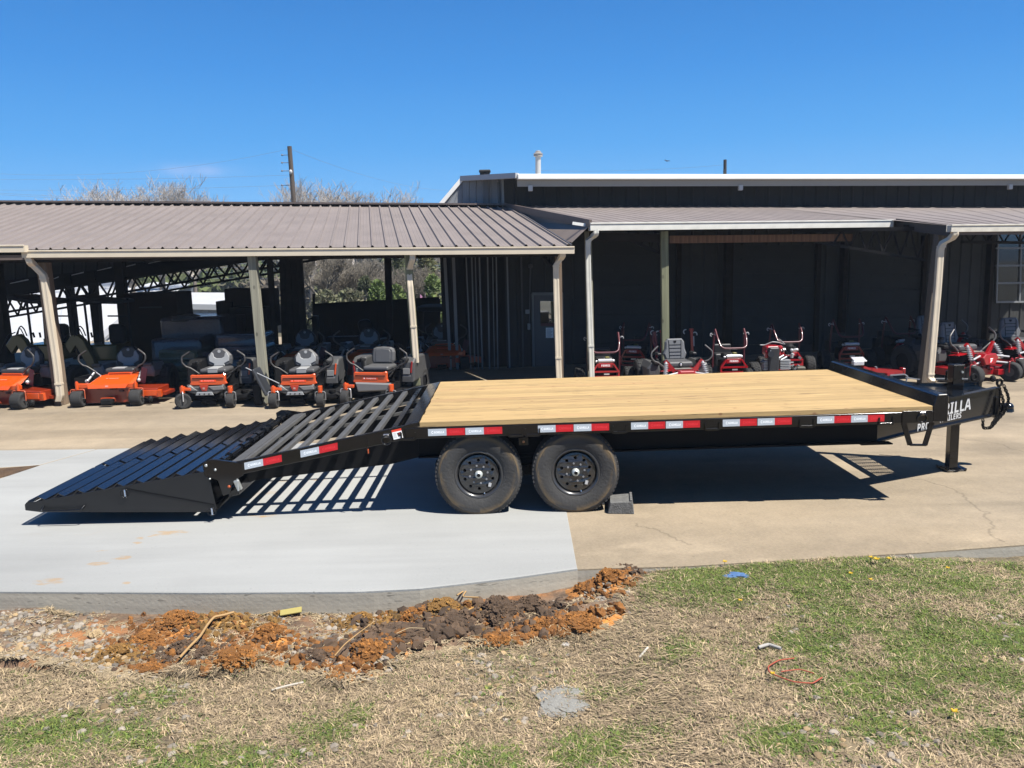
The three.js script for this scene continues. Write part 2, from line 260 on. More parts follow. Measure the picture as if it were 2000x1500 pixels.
{
  const nx = 300, nz = 150, x0 = -9, x1 = 9, z0 = -6.6, z1 = 1.5, pos = [], uv = [], idx = [];
  for (let j = 0; j <= nz; j++) for (let i = 0; i <= nx; i++) { const x = lerp(x0, x1, i / nx), z = lerp(z0, z1, j / nz); pos.push(x, lawnH(x, z), z); uv.push(i / nx, j / nz); }
  for (let j = 0; j < nz; j++) for (let i = 0; i < nx; i++) { const a = j * (nx + 1) + i, b = a + 1, c = a + nx + 1, d = c + 1; idx.push(a, d, b, a, c, d); }
  const g = new THREE.BufferGeometry(); g.setAttribute('position', new THREE.Float32BufferAttribute(pos, 3)); g.setAttribute('uv', new THREE.Float32BufferAttribute(uv, 2)); g.setIndex(idx); g.computeVertexNormals();
  const t = dataTex(2048, 1024, (u, v, i, j) => {
    const x = lerp(x0, x1, u), z = lerp(z0, z1, v);
    const n = fbm(x * 9, z * 9, 4), f = rndAt(i, j);
    if (z > -6.3 && soilAt(x, z)) { const o = sstep(.48, .66, fbm(x * 1.7 + 33, z * 2.6, 4)); let ty = -1, bd = 1; const jx = (fbm(x * 11, z * 11 + 30, 3) - .5) * .16, jz = (fbm(x * 11 + 60, z * 11, 3) - .5) * .16; for (const [cx, cz, r, t] of CLODS) { const d = ((x + jx - cx) / (r * 2.0)) ** 2 + ((z + jz - cz) / (r * 1.5)) ** 2; if (d < bd) { bd = d; ty = t; } }
      const b = .6 + .9 * (n - .35) + .4 * (f - .5); if (ty >= 0) { const c = CLAY[ty], q = b * (1.15 - .25 * bd); return [q * c[0], q * c[1], q * c[2]]; } return [b * lerp(.16, .28, o), b * lerp(.105, .125, o), b * lerp(.066, .045, o)]; }
    const gr = greenAt(x, z) * .6, b = .52 + .9 * (n - .5) + .45 * (f - .5);
    return [b * lerp(.24, .075, gr), b * lerp(.185, .10, gr), b * lerp(.11, .035, gr)];
  });
  t.wrapS = t.wrapT = THREE.ClampToEdgeWrapping;
  const o = new THREE.Mesh(g, new THREE.MeshStandardMaterial({ map: t, roughness: 1, bumpMap: rep(grainN, .06, .06), bumpScale: .01 })); o.name = 'lawn'; o.receiveShadow = true; scene.add(o);
  tag(o, 'patchy straw coloured lawn with a strip of dug up soil along the concrete', 'lawn', null, 'structure');
}
// scattered instances over the lawn
function scatter(name, geo, m, n, pick, label, category) {
  const im = new THREE.InstancedMesh(geo, m, n), q = new THREE.Quaternion(), e = new THREE.Euler(), M4 = new THREE.Matrix4(), c = new THREE.Color(); let k = 0, tries = 0;
  while (k < n && tries++ < n * 12) { const r = pick(); if (!r) continue; e.set(r.rx || 0, r.ry ?? rnd() * 6.283, r.rz || 0, 'YXZ'); M4.compose(V(r.x, r.y, r.z), q.setFromEuler(e), V(r.sx ?? r.s, r.sy ?? r.s, r.sz ?? r.s)); im.setMatrixAt(k, M4); im.setColorAt(k, c.setRGB(...r.c)); k++; }
  im.count = k; im.name = numbered(name); im.castShadow = im.receiveShadow = true; scene.add(im); return tag(im, label, category, null, 'stuff');
}
function bladeClump(n, len, wid, lean, flat) {
  const b = nb();
  for (let i = 0; i < n; i++) {
    const a = rnd() * 6.283, L = len * rr(.5, 1.15), w = wid * rr(.7, 1.2), ox = rr(-.025, .025), oz = rr(-.025, .025), l = lean * rr(.5, 1.4), dx = Math.cos(a), dz = Math.sin(a), sx = -dz * w / 2, sz = dx * w / 2;
    const P = t => { const r = L * l * t * (.6 + .6 * t), y = L * (t - flat * t * t * t) * Math.sqrt(Math.max(.02, 1 - Math.min(.95, l * l))); return V(ox + dx * r, Math.max(.001, y), oz + dz * r); };
    const p0 = P(0), p1 = P(.5), p2 = P(1), s = V(sx, 0, sz);
    b.quad(p0.clone().sub(s), p0.clone().add(s), p1.clone().addScaledVector(s, .8), p1.clone().addScaledVector(s, -.8));
    const g = new THREE.BufferGeometry().setFromPoints([p1.clone().addScaledVector(s, -.8), p1.clone().addScaledVector(s, .8), p2]); g.computeVertexNormals(); b.add(g);
  }
  return b.geo();
}
const inFrame = (x, z) => x > -1.05 + z * .78 && x < 1.05 - z * .78;
const lawnPick = f => () => { const z = -Math.pow(rnd(), .8) * 3.7 - 2.35, x = rr(-4.9, 5.3); if (!inFrame(x, z)) return null; return f(x, z); };
const beyondSlab = (x, z) => { if (x < corner[0]) { if (z < -5.66) return true; } else if (z < corner[1] + .02 - .11 * Math.max(0, x - 1.3)) return true; return false; };
const bladeM = new THREE.MeshStandardMaterial({ roughness: .9, side: THREE.DoubleSide });
const straw = [bladeClump(8, .068, .0052, .88, .4), bladeClump(8, .058, .0066, .97, .6)];
for (let v = 0; v < 2; v++) scatter('dry_grass', straw[v], bladeM, 33000, lawnPick((x, z) => {
  if (beyondSlab(x, z) || soilAt(x, z)) return null; const g = greenAt(x, z); if (rnd() < g * .6) return null;
  if (rnd() < sstep(.56, .7, fbm(x * 1.3 + 3, z * 1.9 + 8, 3)) * .75) return null;
  const b = .32 + .85 * rnd() ** 1.3, w = rnd(); return { x, y: lawnH(x, z) - .004, z, s: rr(.6, 1.25), c: [b * lerp(.43, .35, w), b * lerp(.33, .26, w), b * lerp(.19, .17, w)] };
}), v ? 'flattened pale straw of last year across the lawn' : 'dry bleached grass tufts covering most of the lawn', 'grass');
const fresh = [bladeClump(8, .06, .005, .75, .3), bladeClump(7, .04, .010, .88, .35)];
for (let v = 0; v < 2; v++) scatter('green_grass', fresh[v], bladeM, v ? 15000 : 30000, lawnPick((x, z) => {
  if (beyondSlab(x, z) || soilAt(x, z)) return null; const g = greenAt(x, z); if (rnd() > g + .035) return null;
  const b = .35 + .8 * rnd(), w = rnd(); return { x, y: lawnH(x, z) - .006, z, s: rr(.5, 1.1), c: [b * lerp(.08, .18, w), b * lerp(.142, .21, w), b * lerp(.027, .038, w)] };
}), v ? 'low broad leaved weeds among the green grass patches' : 'fresh green grass growing in patches across the lawn', 'grass');
function rock(detail, amp, freq, flat, sd) {
  const g0 = new THREE.IcosahedronGeometry(1, detail), P = g0.attributes.position, v = V();
  for (let i = 0; i < P.count; i++) { v.fromBufferAttribute(P, i); const k = 1 + amp * (fbm3(v.x * freq + sd, v.y * freq + 9, v.z * freq + sd * 2, 4) - .5) * 2; P.setXYZ(i, v.x * k, v.y * k * flat, v.z * k); }
  g0.computeVertexNormals(); return fixGeo(g0);
}
const stoneM = mat(1, 1, 1, .95);
for (let v = 0; v < 2; v++) scatter('gravel', toCreasedNormals(rock(v, .5, 1.6, .62, v * 7), .3), stoneM, v ? 3000 : 3600, () => {
  const strip = rnd() < .78; let x, z;
  if (strip) { x = rr(-4.6, 1.1); z = rr(-5.75, -4.55); if (!soilAt(x, z) || beyondSlab(x, z)) return null; if (rnd() > sstep(.40, .66, fbm(x * 1.5 + 8, z * 2.4 + 4, 3)) * .8 + (x < -2.6 ? .04 : 0)) return null; }
  else { x = rr(-3, 3.5); z = rr(-5.3, -3.3); if (soilAt(x, z) || rnd() > sstep(.5, .66, fbm(x * 1.3 + 3, z * 1.9 + 8, 3))) return null; }
  const b = rr(.3, 1.05), w = rnd() < .3; return { x, y: lawnH(x, z) + .001, z, s: rnd() ** 4 * .024 + .0035, rx: rr(-.5, .5), rz: rr(-.5, .5), c: w ? [b * .54, b * .38, b * .20] : [b * .50, b * .43, b * .345] };
}, v ? 'small broken stones scattered through the dug strip' : 'grey gravel spilled along the edge of the new slab', 'gravel');
for (let v = 0; v < 2; v++) scatter('soil_crumbs', toCreasedNormals(rock(1, .9, 2.4, .75, 3 + v * 5), .5), mat(1, 1, 1, 1), v ? 3600 : 7000, () => {
  const c = CLODS[Math.floor(rnd() * CLODS.length)], [cx, cz, r, t] = c; if (v !== (t === 2 ? 1 : 0) && rnd() < .93) return null;
  const a = rnd() * 6.283, q = Math.sqrt(-2 * Math.log(rnd() + 1e-6)) * r * .95, x = cx + Math.cos(a) * q * 1.5, z = cz + Math.sin(a) * q; if (!inPoly(x, z, SOIL) || beyondSlab(x, z)) return null;
  const b = rr(.45, .95), k = CLAY[v ? 2 : t === 1 ? 1 : 0]; return { x, y: lawnH(x, z) + .003, z, s: rnd() ** 4 * r * .26 + .003, rx: rr(-1, 1), rz: rr(-1, 1), c: [b * k[0], b * k[1], b * k[2]] };
}, v ? 'loose dark soil crumbs round the brown clods' : 'loose orange clay crumbs round the clods in the dug strip', 'soil');
// straw litter on the soil's rim
scatter('straw_litter', straw[1], bladeM, 2500, () => { const x = rr(-4.6, 1.6), z = rr(-5.6, -4.4); if (beyondSlab(x, z) || !soilAt(x, z) || (soilAt(x, z + .1) && soilAt(x + .1, z) && rnd() < .9)) return null; const b = rr(.55, 1.1); return { x, y: lawnH(x, z), z, s: rr(.5, 1.1), c: [b * .36, b * .28, b * .17] }; }, 'dead straw hanging over the rim of the dug strip', 'grass');

// clods of clay and topsoil, stones and litter: one thing each
const clayM = new THREE.MeshStandardMaterial({ color: new THREE.Color().setRGB(.47, .195, .042), roughness: 1, map: mottle(.6, .1), bumpMap: rep(grainN, .09, .09), bumpScale: .012 });
const ochreM = clayM.clone(); ochreM.color.setRGB(.45, .235, .058);
const darkM = clayM.clone(); darkM.color.setRGB(.19, .12, .072);
const clodMeshes = [];
const clodGeo = (flat, sd) => {
  const g = new THREE.IcosahedronGeometry(1, 16), P = g.attributes.position, v = V();
  for (let i = 0; i < P.count; i++) { v.fromBufferAttribute(P, i); const big = fbm3(v.x * 1.5 + sd, v.y * 1.5 + 9, v.z * 1.5 + sd * 2, 3) - .5, f = fbm3(v.x * 7 + sd, v.y * 7, v.z * 7 + sd, 3) - .5, lump = Math.abs(fbm3(v.x * 3.6 + 40, v.y * 3.6 + sd, v.z * 3.6, 2) - .5); const g = fbm3(v.x * 15 + sd, v.y * 15, v.z * 15, 2) - .5; const k = 1.05 + .9 * big + .26 * f + .14 * g - .8 * lump; P.setXYZ(i, v.x * k, v.y * k * flat, v.z * k); }
  g.computeVertexNormals(); return fixGeo(toCreasedNormals(g, .45));
};
const clod = (px, py, wpx, flat, m, label, kind = 'clod') => { const c = gp(px, py, -.1); const r = wpx / 1615 * -c.z / 2 * 1.02; const o = nb().add(clodGeo(flat, px * .37)).mesh(kind, m); o.position.set(c.x, lawnH(c.x, c.z) + r * flat * (kind === 'clod' ? -.12 : .35), c.z); const q = kind === 'clod' ? .86 : 1; o.scale.set(r * q, r * q * (kind === 'clod' ? .88 : 1), r * .85 * q); o.updateMatrixWorld(true); if (kind === 'clod') clodMeshes.push(o); o.rotation.y = px; return tag(o, label, kind === 'clod' ? 'soil clod' : 'stone', null); };
clod(350, 1207, 72, .55, clayM, 'broad orange clay clod against the pad edge, left of the ochre mound');
clod(440, 1203, 66, .42, ochreM, 'low ochre clay mound against the pad edge, behind the stick tip');
clod(283, 1240, 54, .6, clayM, 'crumbly orange clod left of the bent stick, above a dark clod');
clod(232, 1262, 52, .5, ochreM, 'yellowish clay clod amid grey gravel at the strip\'s left end');
clod(525, 1238, 62, .72, clayM, 'upright orange clay clod in the gravel right of the bent stick');
clod(462, 1292, 92, .5, clayM, 'orange clay clod with a pale stone on it at the lawn rim');
clod(290, 1296, 44, .45, clayM, 'small orange clod at the lawn rim below the dark lump');
clod(725, 1272, 100, .6, clayM, 'largest orange clay heap with thin roots, below the brown ridge');
clod(665, 1306, 80, .22, clayM, 'flat spread of orange clay running into the lawn');
clod(800, 1195, 52, .75, clayM, 'orange clay clod beside the ochre boulder below the pad');
clod(705, 1200, 46, .6, ochreM, 'small ochre clod at the edge of the grey gravel spill');
clod(862, 1187, 78, .62, ochreM, 'rounded ochre clay boulder touching the pad, beside a root');
clod(1062, 1222, 78, .5, clayM, 'reddish orange clod below the two brown boulders');
clod(1130, 1218, 92, .32, clayM, 'wide low orange clay spread with white chips');
clod(970, 1242, 70, .34, clayM, 'low orange clod in front of the big brown boulder');
clod(1188, 1148, 68, .85, clayM, 'tall orange clay block leaning at the corner of the old concrete');
clod(1140, 1150, 38, .6, clayM, 'small orange clod against the corner of the pad');
clod(972, 1198, 92, .78, darkM, 'largest brown soil boulder in the middle of the strip');
clod(1035, 1177, 60, .9, darkM, 'brown soil boulder standing against the pad edge');
clod(890, 1214, 96, .52, darkM, 'long brown soil clod left of the big brown boulder');
clod(770, 1238, 110, .3, darkM, 'low brown ridge of soil behind the orange heap');
clod(355, 1262, 48, .65, darkM, 'brown soil lump left of the bent stick');
clod(400, 1280, 38, .6, darkM, 'brown soil lump below the bent stick');
clod(1222, 1128, 62, .4, darkM, 'dark root filled sod overhanging the dug corner');
clod(625, 1268, 50, .4, darkM, 'flat brown clod right of centre in the gravel');
clod(186, 1225, 26, .7, mat(.55, .4, .22, .9), 'tan angular stone among grey gravel', 'stone');
clod(380, 1222, 38, .16, mat(.07, .08, .095, .6), 'flat dark slate chip below the orange clod', 'stone');
clod(1095, 1352, 120, .09, mat(.42, .41, .37, .95, { map: mottle(.55, .2) }), 'flat grey limestone slab sunk in the lawn', 'stone');
clod(1012, 1390, 12, .8, mat(.6, .42, .2, .9), 'small ochre pebble left of the limestone slab', 'stone');
clod(1105, 1245, 20, .35, mat(.62, .58, .52, .9), 'white chip of stone at the end of the orange spread', 'stone');
clod(428, 1300, 14, .8, mat(.72, .66, .5, .9), 'pale stone lodged in the orange clod', 'stone');
clod(1775, 1107, 15, .9, mat(.55, .48, .37, .9), 'round tan stone at the edge of the old concrete', 'stone');
{ const v = V(); let k = 0; scatter('soil_crumbs', toCreasedNormals(rock(1, .9, 2.2, .75, 11), .5), mat(1, 1, 1, 1), 6500, () => {
  const o = clodMeshes[k++ % clodMeshes.length], P = o.geometry.attributes.position; v.fromBufferAttribute(P, Math.floor(rnd() * P.count)).applyMatrix4(o.matrixWorld); if (v.y < lawnH(v.x, v.z)) return null;
  const c = o.material.color, b = rr(.4, .85); return { x: v.x, y: v.y, z: v.z, s: .0025 + rnd() ** 3 * o.scale.x * .10, rx: rr(-1, 1), rz: rr(-1, 1), c: [b * c.r * 1.4, b * c.g * 1.4, b * c.b * 1.4] };
}, 'crumbled soil clinging to the clods', 'soil'); }
const litter = (pts, r, m, name, label, cat, lift = .015) => tag(nb().tube(pts.map(([x, y]) => { const p = gp(x, y, -.11); p.y = lawnH(p.x, p.z) + lift; return p; }), r, 6, pts.length * 8).mesh(name, m), label, cat);
const rootM = mat(.55, .34, .14, .8);
litter([[352, 1298], [372, 1275], [392, 1254], [406, 1228], [420, 1220], [440, 1215], [458, 1210]], .009, rootM, 'stick', 'bent tan root stick lying across the dug soil', 'stick', .05);
litter([[655, 1308], [675, 1280], [700, 1262], [735, 1253]], .004, rootM, 'root', 'thin root over the largest orange clay heap', 'root', .1);
litter([[893, 1180], [905, 1168], [914, 1163], [905, 1176], [935, 1179]], .006, rootM, 'root', 'forked root sticking out beside the ochre boulder', 'root', .07);
litter([[775, 1258], [800, 1248], [830, 1243]], .003, mat(.5, .38, .22, .9), 'root', 'fine pale root strand in front of the brown ridge', 'root', .05);
litter([[1230, 1160], [1242, 1152], [1256, 1150]], .006, mat(.3, .19, .1, .9), 'root', 'brown root at the right end of the dug strip', 'root', .03);
litter([[1550, 1320], [1520, 1325], [1500, 1338], [1502, 1350], [1525, 1360], [1550, 1369], [1585, 1371], [1604, 1360]], .0042, mat(.50, .10, .05, .8), 'cord', 'loop of faded red twine lying in the grass', 'twine', .03);
litter([[1524, 1348], [1560, 1344], [1588, 1352]], .0038, mat(.50, .11, .06, .8), 'cord', 'short red twine strand inside the red loop', 'twine', .03);
litter([[530, 1338], [560, 1330], [592, 1322]], .007, mat(.62, .57, .48, .9), 'stick', 'weathered white splinter lying on the lawn', 'stick');
litter([[1248, 1294], [1258, 1284], [1265, 1277]], .008, mat(.7, .66, .57, .9), 'stick', 'short bleached chip of wood on the lawn', 'stick');
litter([[1480, 1298], [1500, 1292], [1525, 1300]], .011, mat(.52, .5, .46, .9), 'stick', 'grey splinter on the edge of the green grass', 'stick', .03);
{ // crumpled blue cloth
  const g = rock(4, .7, 2.2, .22, 5); const c = gp(1440, 1133, -.05); const o = nb().add(g).mesh('rag', mat(.09, .2, .42, .9)); o.position.set(c.x, lawnH(c.x, c.z) + .01, c.z); o.scale.set(.085, .07, .05); tag(o, 'crumpled blue rag lying near the old concrete edge', 'rag');
  const y = gp(568, 1188, -.1); tag(nb().bx(y.x, lawnH(y.x, y.z) + .035, y.z, .15, .010, .06, .25, .2, .03, .003).mesh('plastic_scrap', mat(.5, .42, .13, .8)), 'yellow plastic scrap by the pad edge', 'scrap');
}
for (const [x, y, s, w] of [[1415, 1111, 1, 'by the blue rag, against the old concrete'], [1710, 1108, 1.4, 'largest of three close together along the concrete edge'], [1700, 1104, .9, 'touching the concrete, beside the largest one'], [1735, 1106, 1, 'between the largest one and the round tan stone'], [1700, 1150, .8, 'in the grass a hand below the group of three'], [1445, 1189, .8, 'below the blue rag'], [1863, 1409, 1, 'alone near the lower corner of the lawn'], [1660, 1137, .8, 'in the dry strip before the group of three'], [1850, 1120, .8, 'beyond the round tan stone'], [1508, 1333, .7, 'caught in the red twine loop']]) {
  const c = gp(x, y, -.03), o = thing('dandelion', 'yellow dandelion ' + w, 'flower', V(c.x, lawnH(c.x, c.z), c.z), x, 'dandelions flowering in the lawn');
  nb().cyl(V(0, 0, 0), V(.004, .05, 0), .002, .002, 5).mesh('stem', mat(.12, .22, .06, .8), o);
  const f = nb(); for (let k = 0; k < 14; k++) { const a = k * 2.4, r = .016 * s * (k % 2 ? 1 : .6); f.bx(Math.cos(a) * r * .6, .055, Math.sin(a) * r * .6, r * 1.3, .003, .006, 0, -a, .35); } f.mesh('flower_head', mat(.8, .5, .02, .7), o);
}
// ---------------------------------------------------------------- sheds and the long metal building
const roofM = new THREE.MeshStandardMaterial({ color: new THREE.Color().setRGB(.185, .157, .145), roughness: .66, map: mottle(.72, 1.7), side: THREE.DoubleSide });
const fasciaM = mat(.22, .17, .15, .5, { map: mottle(.8, 1) });
const tanM = mat(1.12, .97, .74, .55, { map: mottle(.82, .8) });
const whiteTrimM = mat(1.4, 1.38, 1.3, .5, { map: mottle(.85, 1.4) });
const sidingM = matt(.088, .09, .088, .8, { map: mottle(.75, 1.5) });
const sidingLightM = mat(.40, .42, .44, .55, { map: mottle(.8, 1.1) });
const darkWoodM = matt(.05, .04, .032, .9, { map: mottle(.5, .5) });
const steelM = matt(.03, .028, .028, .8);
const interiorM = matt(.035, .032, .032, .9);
const woodTex = (() => { const t = dataTex(256, 1024, (u, v) => { const x = u * .16, y = v * 2.6; const g = fbm(x * 55 + Math.sin(y * 2) * .6, y * 1.6, 4), k = Math.min(1, Math.hypot((x - .09) * 11, (((y * 1.3) % 1) - .5) * 5)); const s = .62 + .55 * (g - .3) - .35 * (1 - sstep(.12, .3, k)); return [s, s * .98, s * .95]; }); return rep(t, .16, 2.6); })();
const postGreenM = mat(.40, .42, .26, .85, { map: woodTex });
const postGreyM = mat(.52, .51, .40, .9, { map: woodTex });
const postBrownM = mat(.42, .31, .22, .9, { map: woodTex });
const beamM = mat(.34, .17, .085, .85, { map: woodTex });
// ribbed metal sheet between an eave line a-b and a top line d-c, one child mesh per three-foot sheet
function ribbed(parent, a, b, c, d, pitch, rib, m, name, per = 4) {
  const L = a.distanceTo(b), n = Math.round(L / pitch), prof = [[0, 0], [.24, 0], [.27, rib * .1], [.30, 0], [.52, 0], [.55, rib * .1], [.58, 0], [.76, 0], [.83, 1 * rib], [.92, 1 * rib], [1, 0]];
  const up = b.clone().sub(a).cross(d.clone().sub(a)).normalize();
  for (let s = 0; s < n; s += per) {
    const pos = [], bot = [], top = [];
    for (let k = s; k < Math.min(n, s + per); k++) for (let i = 0; i < prof.length - (k < Math.min(n, s + per) - 1 ? 1 : 0); i++) { const t = (k + prof[i][0]) / n, o = up.clone().multiplyScalar(prof[i][1]); bot.push(a.clone().lerp(b, t).add(o)); top.push(d.clone().lerp(c, t).add(o)); }
    const bq = nb(); for (let i = 0; i < bot.length - 1; i++) bq.quad(bot[i], bot[i + 1], top[i + 1], top[i]);
    bq.mesh(name, m, parent);
  }
}
const local = (o, p) => p.clone().sub(o.position);
function gutter(name, p, q, m, label, h = .115, w = .12) {   // K-style trough from p to q (top front edge)
  const o = thing(name, label, 'gutter', p), f = q.clone().sub(p), L = f.length(); o.rotation.order = 'YZX'; o.rotation.y = Math.atan2(-f.z, f.x); o.rotation.z = Math.atan2(f.y, Math.hypot(f.x, f.z));
  const prof = [[-.012, .004], [.016, .0], [.016, -.016], [.004, -.024], [.004, -h], [-w, -h], [-w, .0], [-w + .008, 0], [-w + .008, -h + .008], [-.004, -h + .008], [-.004, -.018], [.006, -.006], [-.012, -.004]];
  const s = new THREE.Shape(prof.map(k => new THREE.Vector2(-k[0], k[1]))); const g = new THREE.ExtrudeGeometry(s, { depth: L, bevelEnabled: false }); g.rotateY(Math.PI / 2);
  nb().add(g).mesh('trough', m, o);
  const hg = nb(); for (let x = .3; x < L; x += .62) hg.bx(x, -.004, -.055, .02, .006, .12); hg.mesh('hanger', mat(.8, .8, .78, .4), o).userData.kind = 'stuff';
  nb().bx(.004, -h / 2 - .004, -w / 2, .006, h - .01, w - .03).bx(L - .004, -h / 2 - .004, -w / 2, .006, h - .01, w - .03).each('end_cap', m, o);
  return o;
}
function downspout(pts, label, m = tanM, w = .085, d = .06, foot = true) {
  const o = thing('downspout', label, 'downspout', pts[0]);
  const c = new THREE.CatmullRomCurve3(pts.map(p => local(o, p)), false, 'catmullrom', .12), N = 40, b = nb();
  const ring = t => { const p = c.getPoint(t), f = c.getTangent(t), s = V(1, 0, 0), u = s.clone().cross(f).normalize(); return [[-1, -1], [-.6, -1.12], [-.2, -1], [.2, -1], [.6, -1.12], [1, -1], [1, 1], [-1, 1]].map(([x, y]) => p.clone().addScaledVector(s, x * w / 2).addScaledVector(u, y * d / 2)); };
  let A = ring(0); for (let i = 1; i <= N; i++) { const Bq = ring(i / N); for (let k = 0; k < A.length; k++) { const l = (k + 1) % A.length; b.quad(A[k], A[l], Bq[l], Bq[k]); } A = Bq; }
  b.mesh('pipe', m, o);
  const st = nb(); for (const t of [.45, .82]) { const p = c.getPoint(t); st.bx(p.x, p.y, p.z, w + .008, .03, d + .02); } st.each('strap', m, o);
  return o;
}
function post(name, top, bot, w, m, label) { const o = thing(name, label, 'post', V(bot.x, 0, bot.z)); nb().beam(local(o, bot), local(o, top), w, w, V(0, 0, 1), .006).mesh('timber', m, o); return o; }
function truss(name, p, q, depth0, depth1, n, label, r = .022, m = steelM) {
  const o = thing(name, label, 'truss', p), a = V(0, 0, 0), b = local(o, q), d = t => V(0, -lerp(depth0, depth1, t), 0);
  nb().beam(a, b, .09, .06).mesh('top_chord', m, o); nb().beam(d(0), b.clone().add(d(1)), .07, .05).mesh('bottom_chord', m, o);
  const w = nb(); for (let i = 0; i < n; i++) { const t0 = i / n, t1 = (i + .5) / n, t2 = (i + 1) / n; w.cyl(a.clone().lerp(b, t0), a.clone().lerp(b, t1).add(d(t1)), r, r, 6).cyl(a.clone().lerp(b, t1).add(d(t1)), a.clone().lerp(b, t2), r, r, 6); } w.mesh('web', m, o); return o;
}

// --- open shed on the left
const EZ = -13.66, RZ = -17.5;
const eL = zp(48, 487.5, EZ), eR = zp(1113, 480.5, EZ), rR = zp(988, 402.5, RZ), rTop0 = zp(253, 398, RZ);
const eFar = eL.clone().multiplyScalar(2).sub(eR); const rFar = rTop0.clone().multiplyScalar(2).sub(rR);
{
  const o = thing('open_shed_roof', 'weathered brown ribbed metal roof of the open mower shed', 'roof', V(0, 0, EZ));
  const S = (a, b, t) => a.clone().lerp(b, t);
  const l = p => local(o, p);
  // eave line continues the ridge mapping: top edge runs skewed like the sheets
  ribbed(o, l(eL), l(eR), l(rR), l(rTop0), .2286, .03, roofM, 'roof_sheet');
  const e2 = eL.clone();
  ribbed(o, l(eFar), l(e2), l(rTop0), l(rFar), .2286, .03, roofM, 'roof_sheet');
  // far slope behind the ridge, ridge cap, underside purlins
  const bL = rFar.clone().add(V(-.3, -.95, -4.6)), bR = rR.clone().add(V(-1.15, -.9, -4.2));
  nb().quad(l(rFar), l(rR), l(bR), l(bL)).mesh('far_slope', roofM, o);
  nb().beam(l(rFar.clone().add(V(0, .022, .06))), l(rR.clone().add(V(0, .022, .06))), .34, .035).mesh('ridge_cap', fasciaM, o);
  for (let k = 0; k < 6; k++) { const t = .04 + k * .185, a = eL.clone().lerp(rTop0, t).add(V(-5, -.13, 0)), b = eR.clone().lerp(rR, t).add(V(-.15, -.13, 0)); nb().beam(l(a), l(b), .05, .14).mesh('purlin', darkWoodM, o); }
  nb().beam(l(eL.clone().add(V(-9, -.05, -.06))), l(eR.clone().add(V(0, -.06, -.06))), .03, .08).mesh('fascia', fasciaM, o);
  nb().beam(l(eR.clone().add(V(.02, -.03, 0))), l(rR.clone().add(V(.02, -.03, 0))), .03, .12).mesh('rake_trim', mat(.1, .1, .12, .5), o);
}
gutter('gutter', zp(42, 489.5, EZ + .06), zp(1122, 481.5, EZ + .06), tanM, 'long tan gutter along the front of the open mower shed roof');
gutter('gutter', zp(-700, 485.5, EZ + .16), zp(47, 478.5, EZ + .16), tanM, 'short stretch of higher tan gutter at the shed\'s far left end');
const shadePost = -13.9;
post('shed_post', zp(84, 500, shadePost - .1), gp(126, 788).setZ(shadePost - .1).setY(0), .17, postBrownM, 'brown timber post behind the bent downspout at the shed\'s left');
const pb = gp(126, 788);
downspout([zp(56, 502, EZ), zp(60, 512, EZ), zp(66, 518, -13.72), zp(84, 536, -13.76), zp(88, 550, -13.77), zp(98, 620, -13.78), zp(112, 715, -13.79), zp(118, 772, -13.79), zp(116, 783, -13.8)], 'tan downspout with a swan neck on the brown post, beside the large orange mower', tanM, .105, .075);
post('shed_post', zp(493, 497, -13.75), gp(520, 787).setY(0), .135, postGreyM, 'leaning grey green timber post between two small orange mowers');
post('shed_post', zp(797, 494, -13.79), gp(816, 775).setZ(-13.95).setY(0), .12, postGreenM, 'timber post carrying the cut off downspout');
downspout([zp(806, 496, EZ), zp(806, 506, EZ), zp(802, 516, -13.72), zp(800, 528, -13.8), zp(802, 560, -13.76), zp(808, 640, -13.77), zp(813, 708, -13.77)], 'tan downspout that stops short of the ground on a timber post', tanM, .09, .07);
post('shed_post', zp(1090, 490, -14.05), zp(1094, 742, -14.05).setY(0), .11, postBrownM, 'brown timber post by the white door, behind a tan downspout');
downspout([zp(1098, 489, EZ), zp(1099, 498, EZ), zp(1094, 506, -13.74), zp(1086, 518, -13.76), zp(1086, 540, -13.77), zp(1088, 620, -13.78), zp(1091, 715, -13.79), zp(1092, 738, -13.79)], 'tan downspout at the junction of the two shed roofs', tanM, .095, .07);
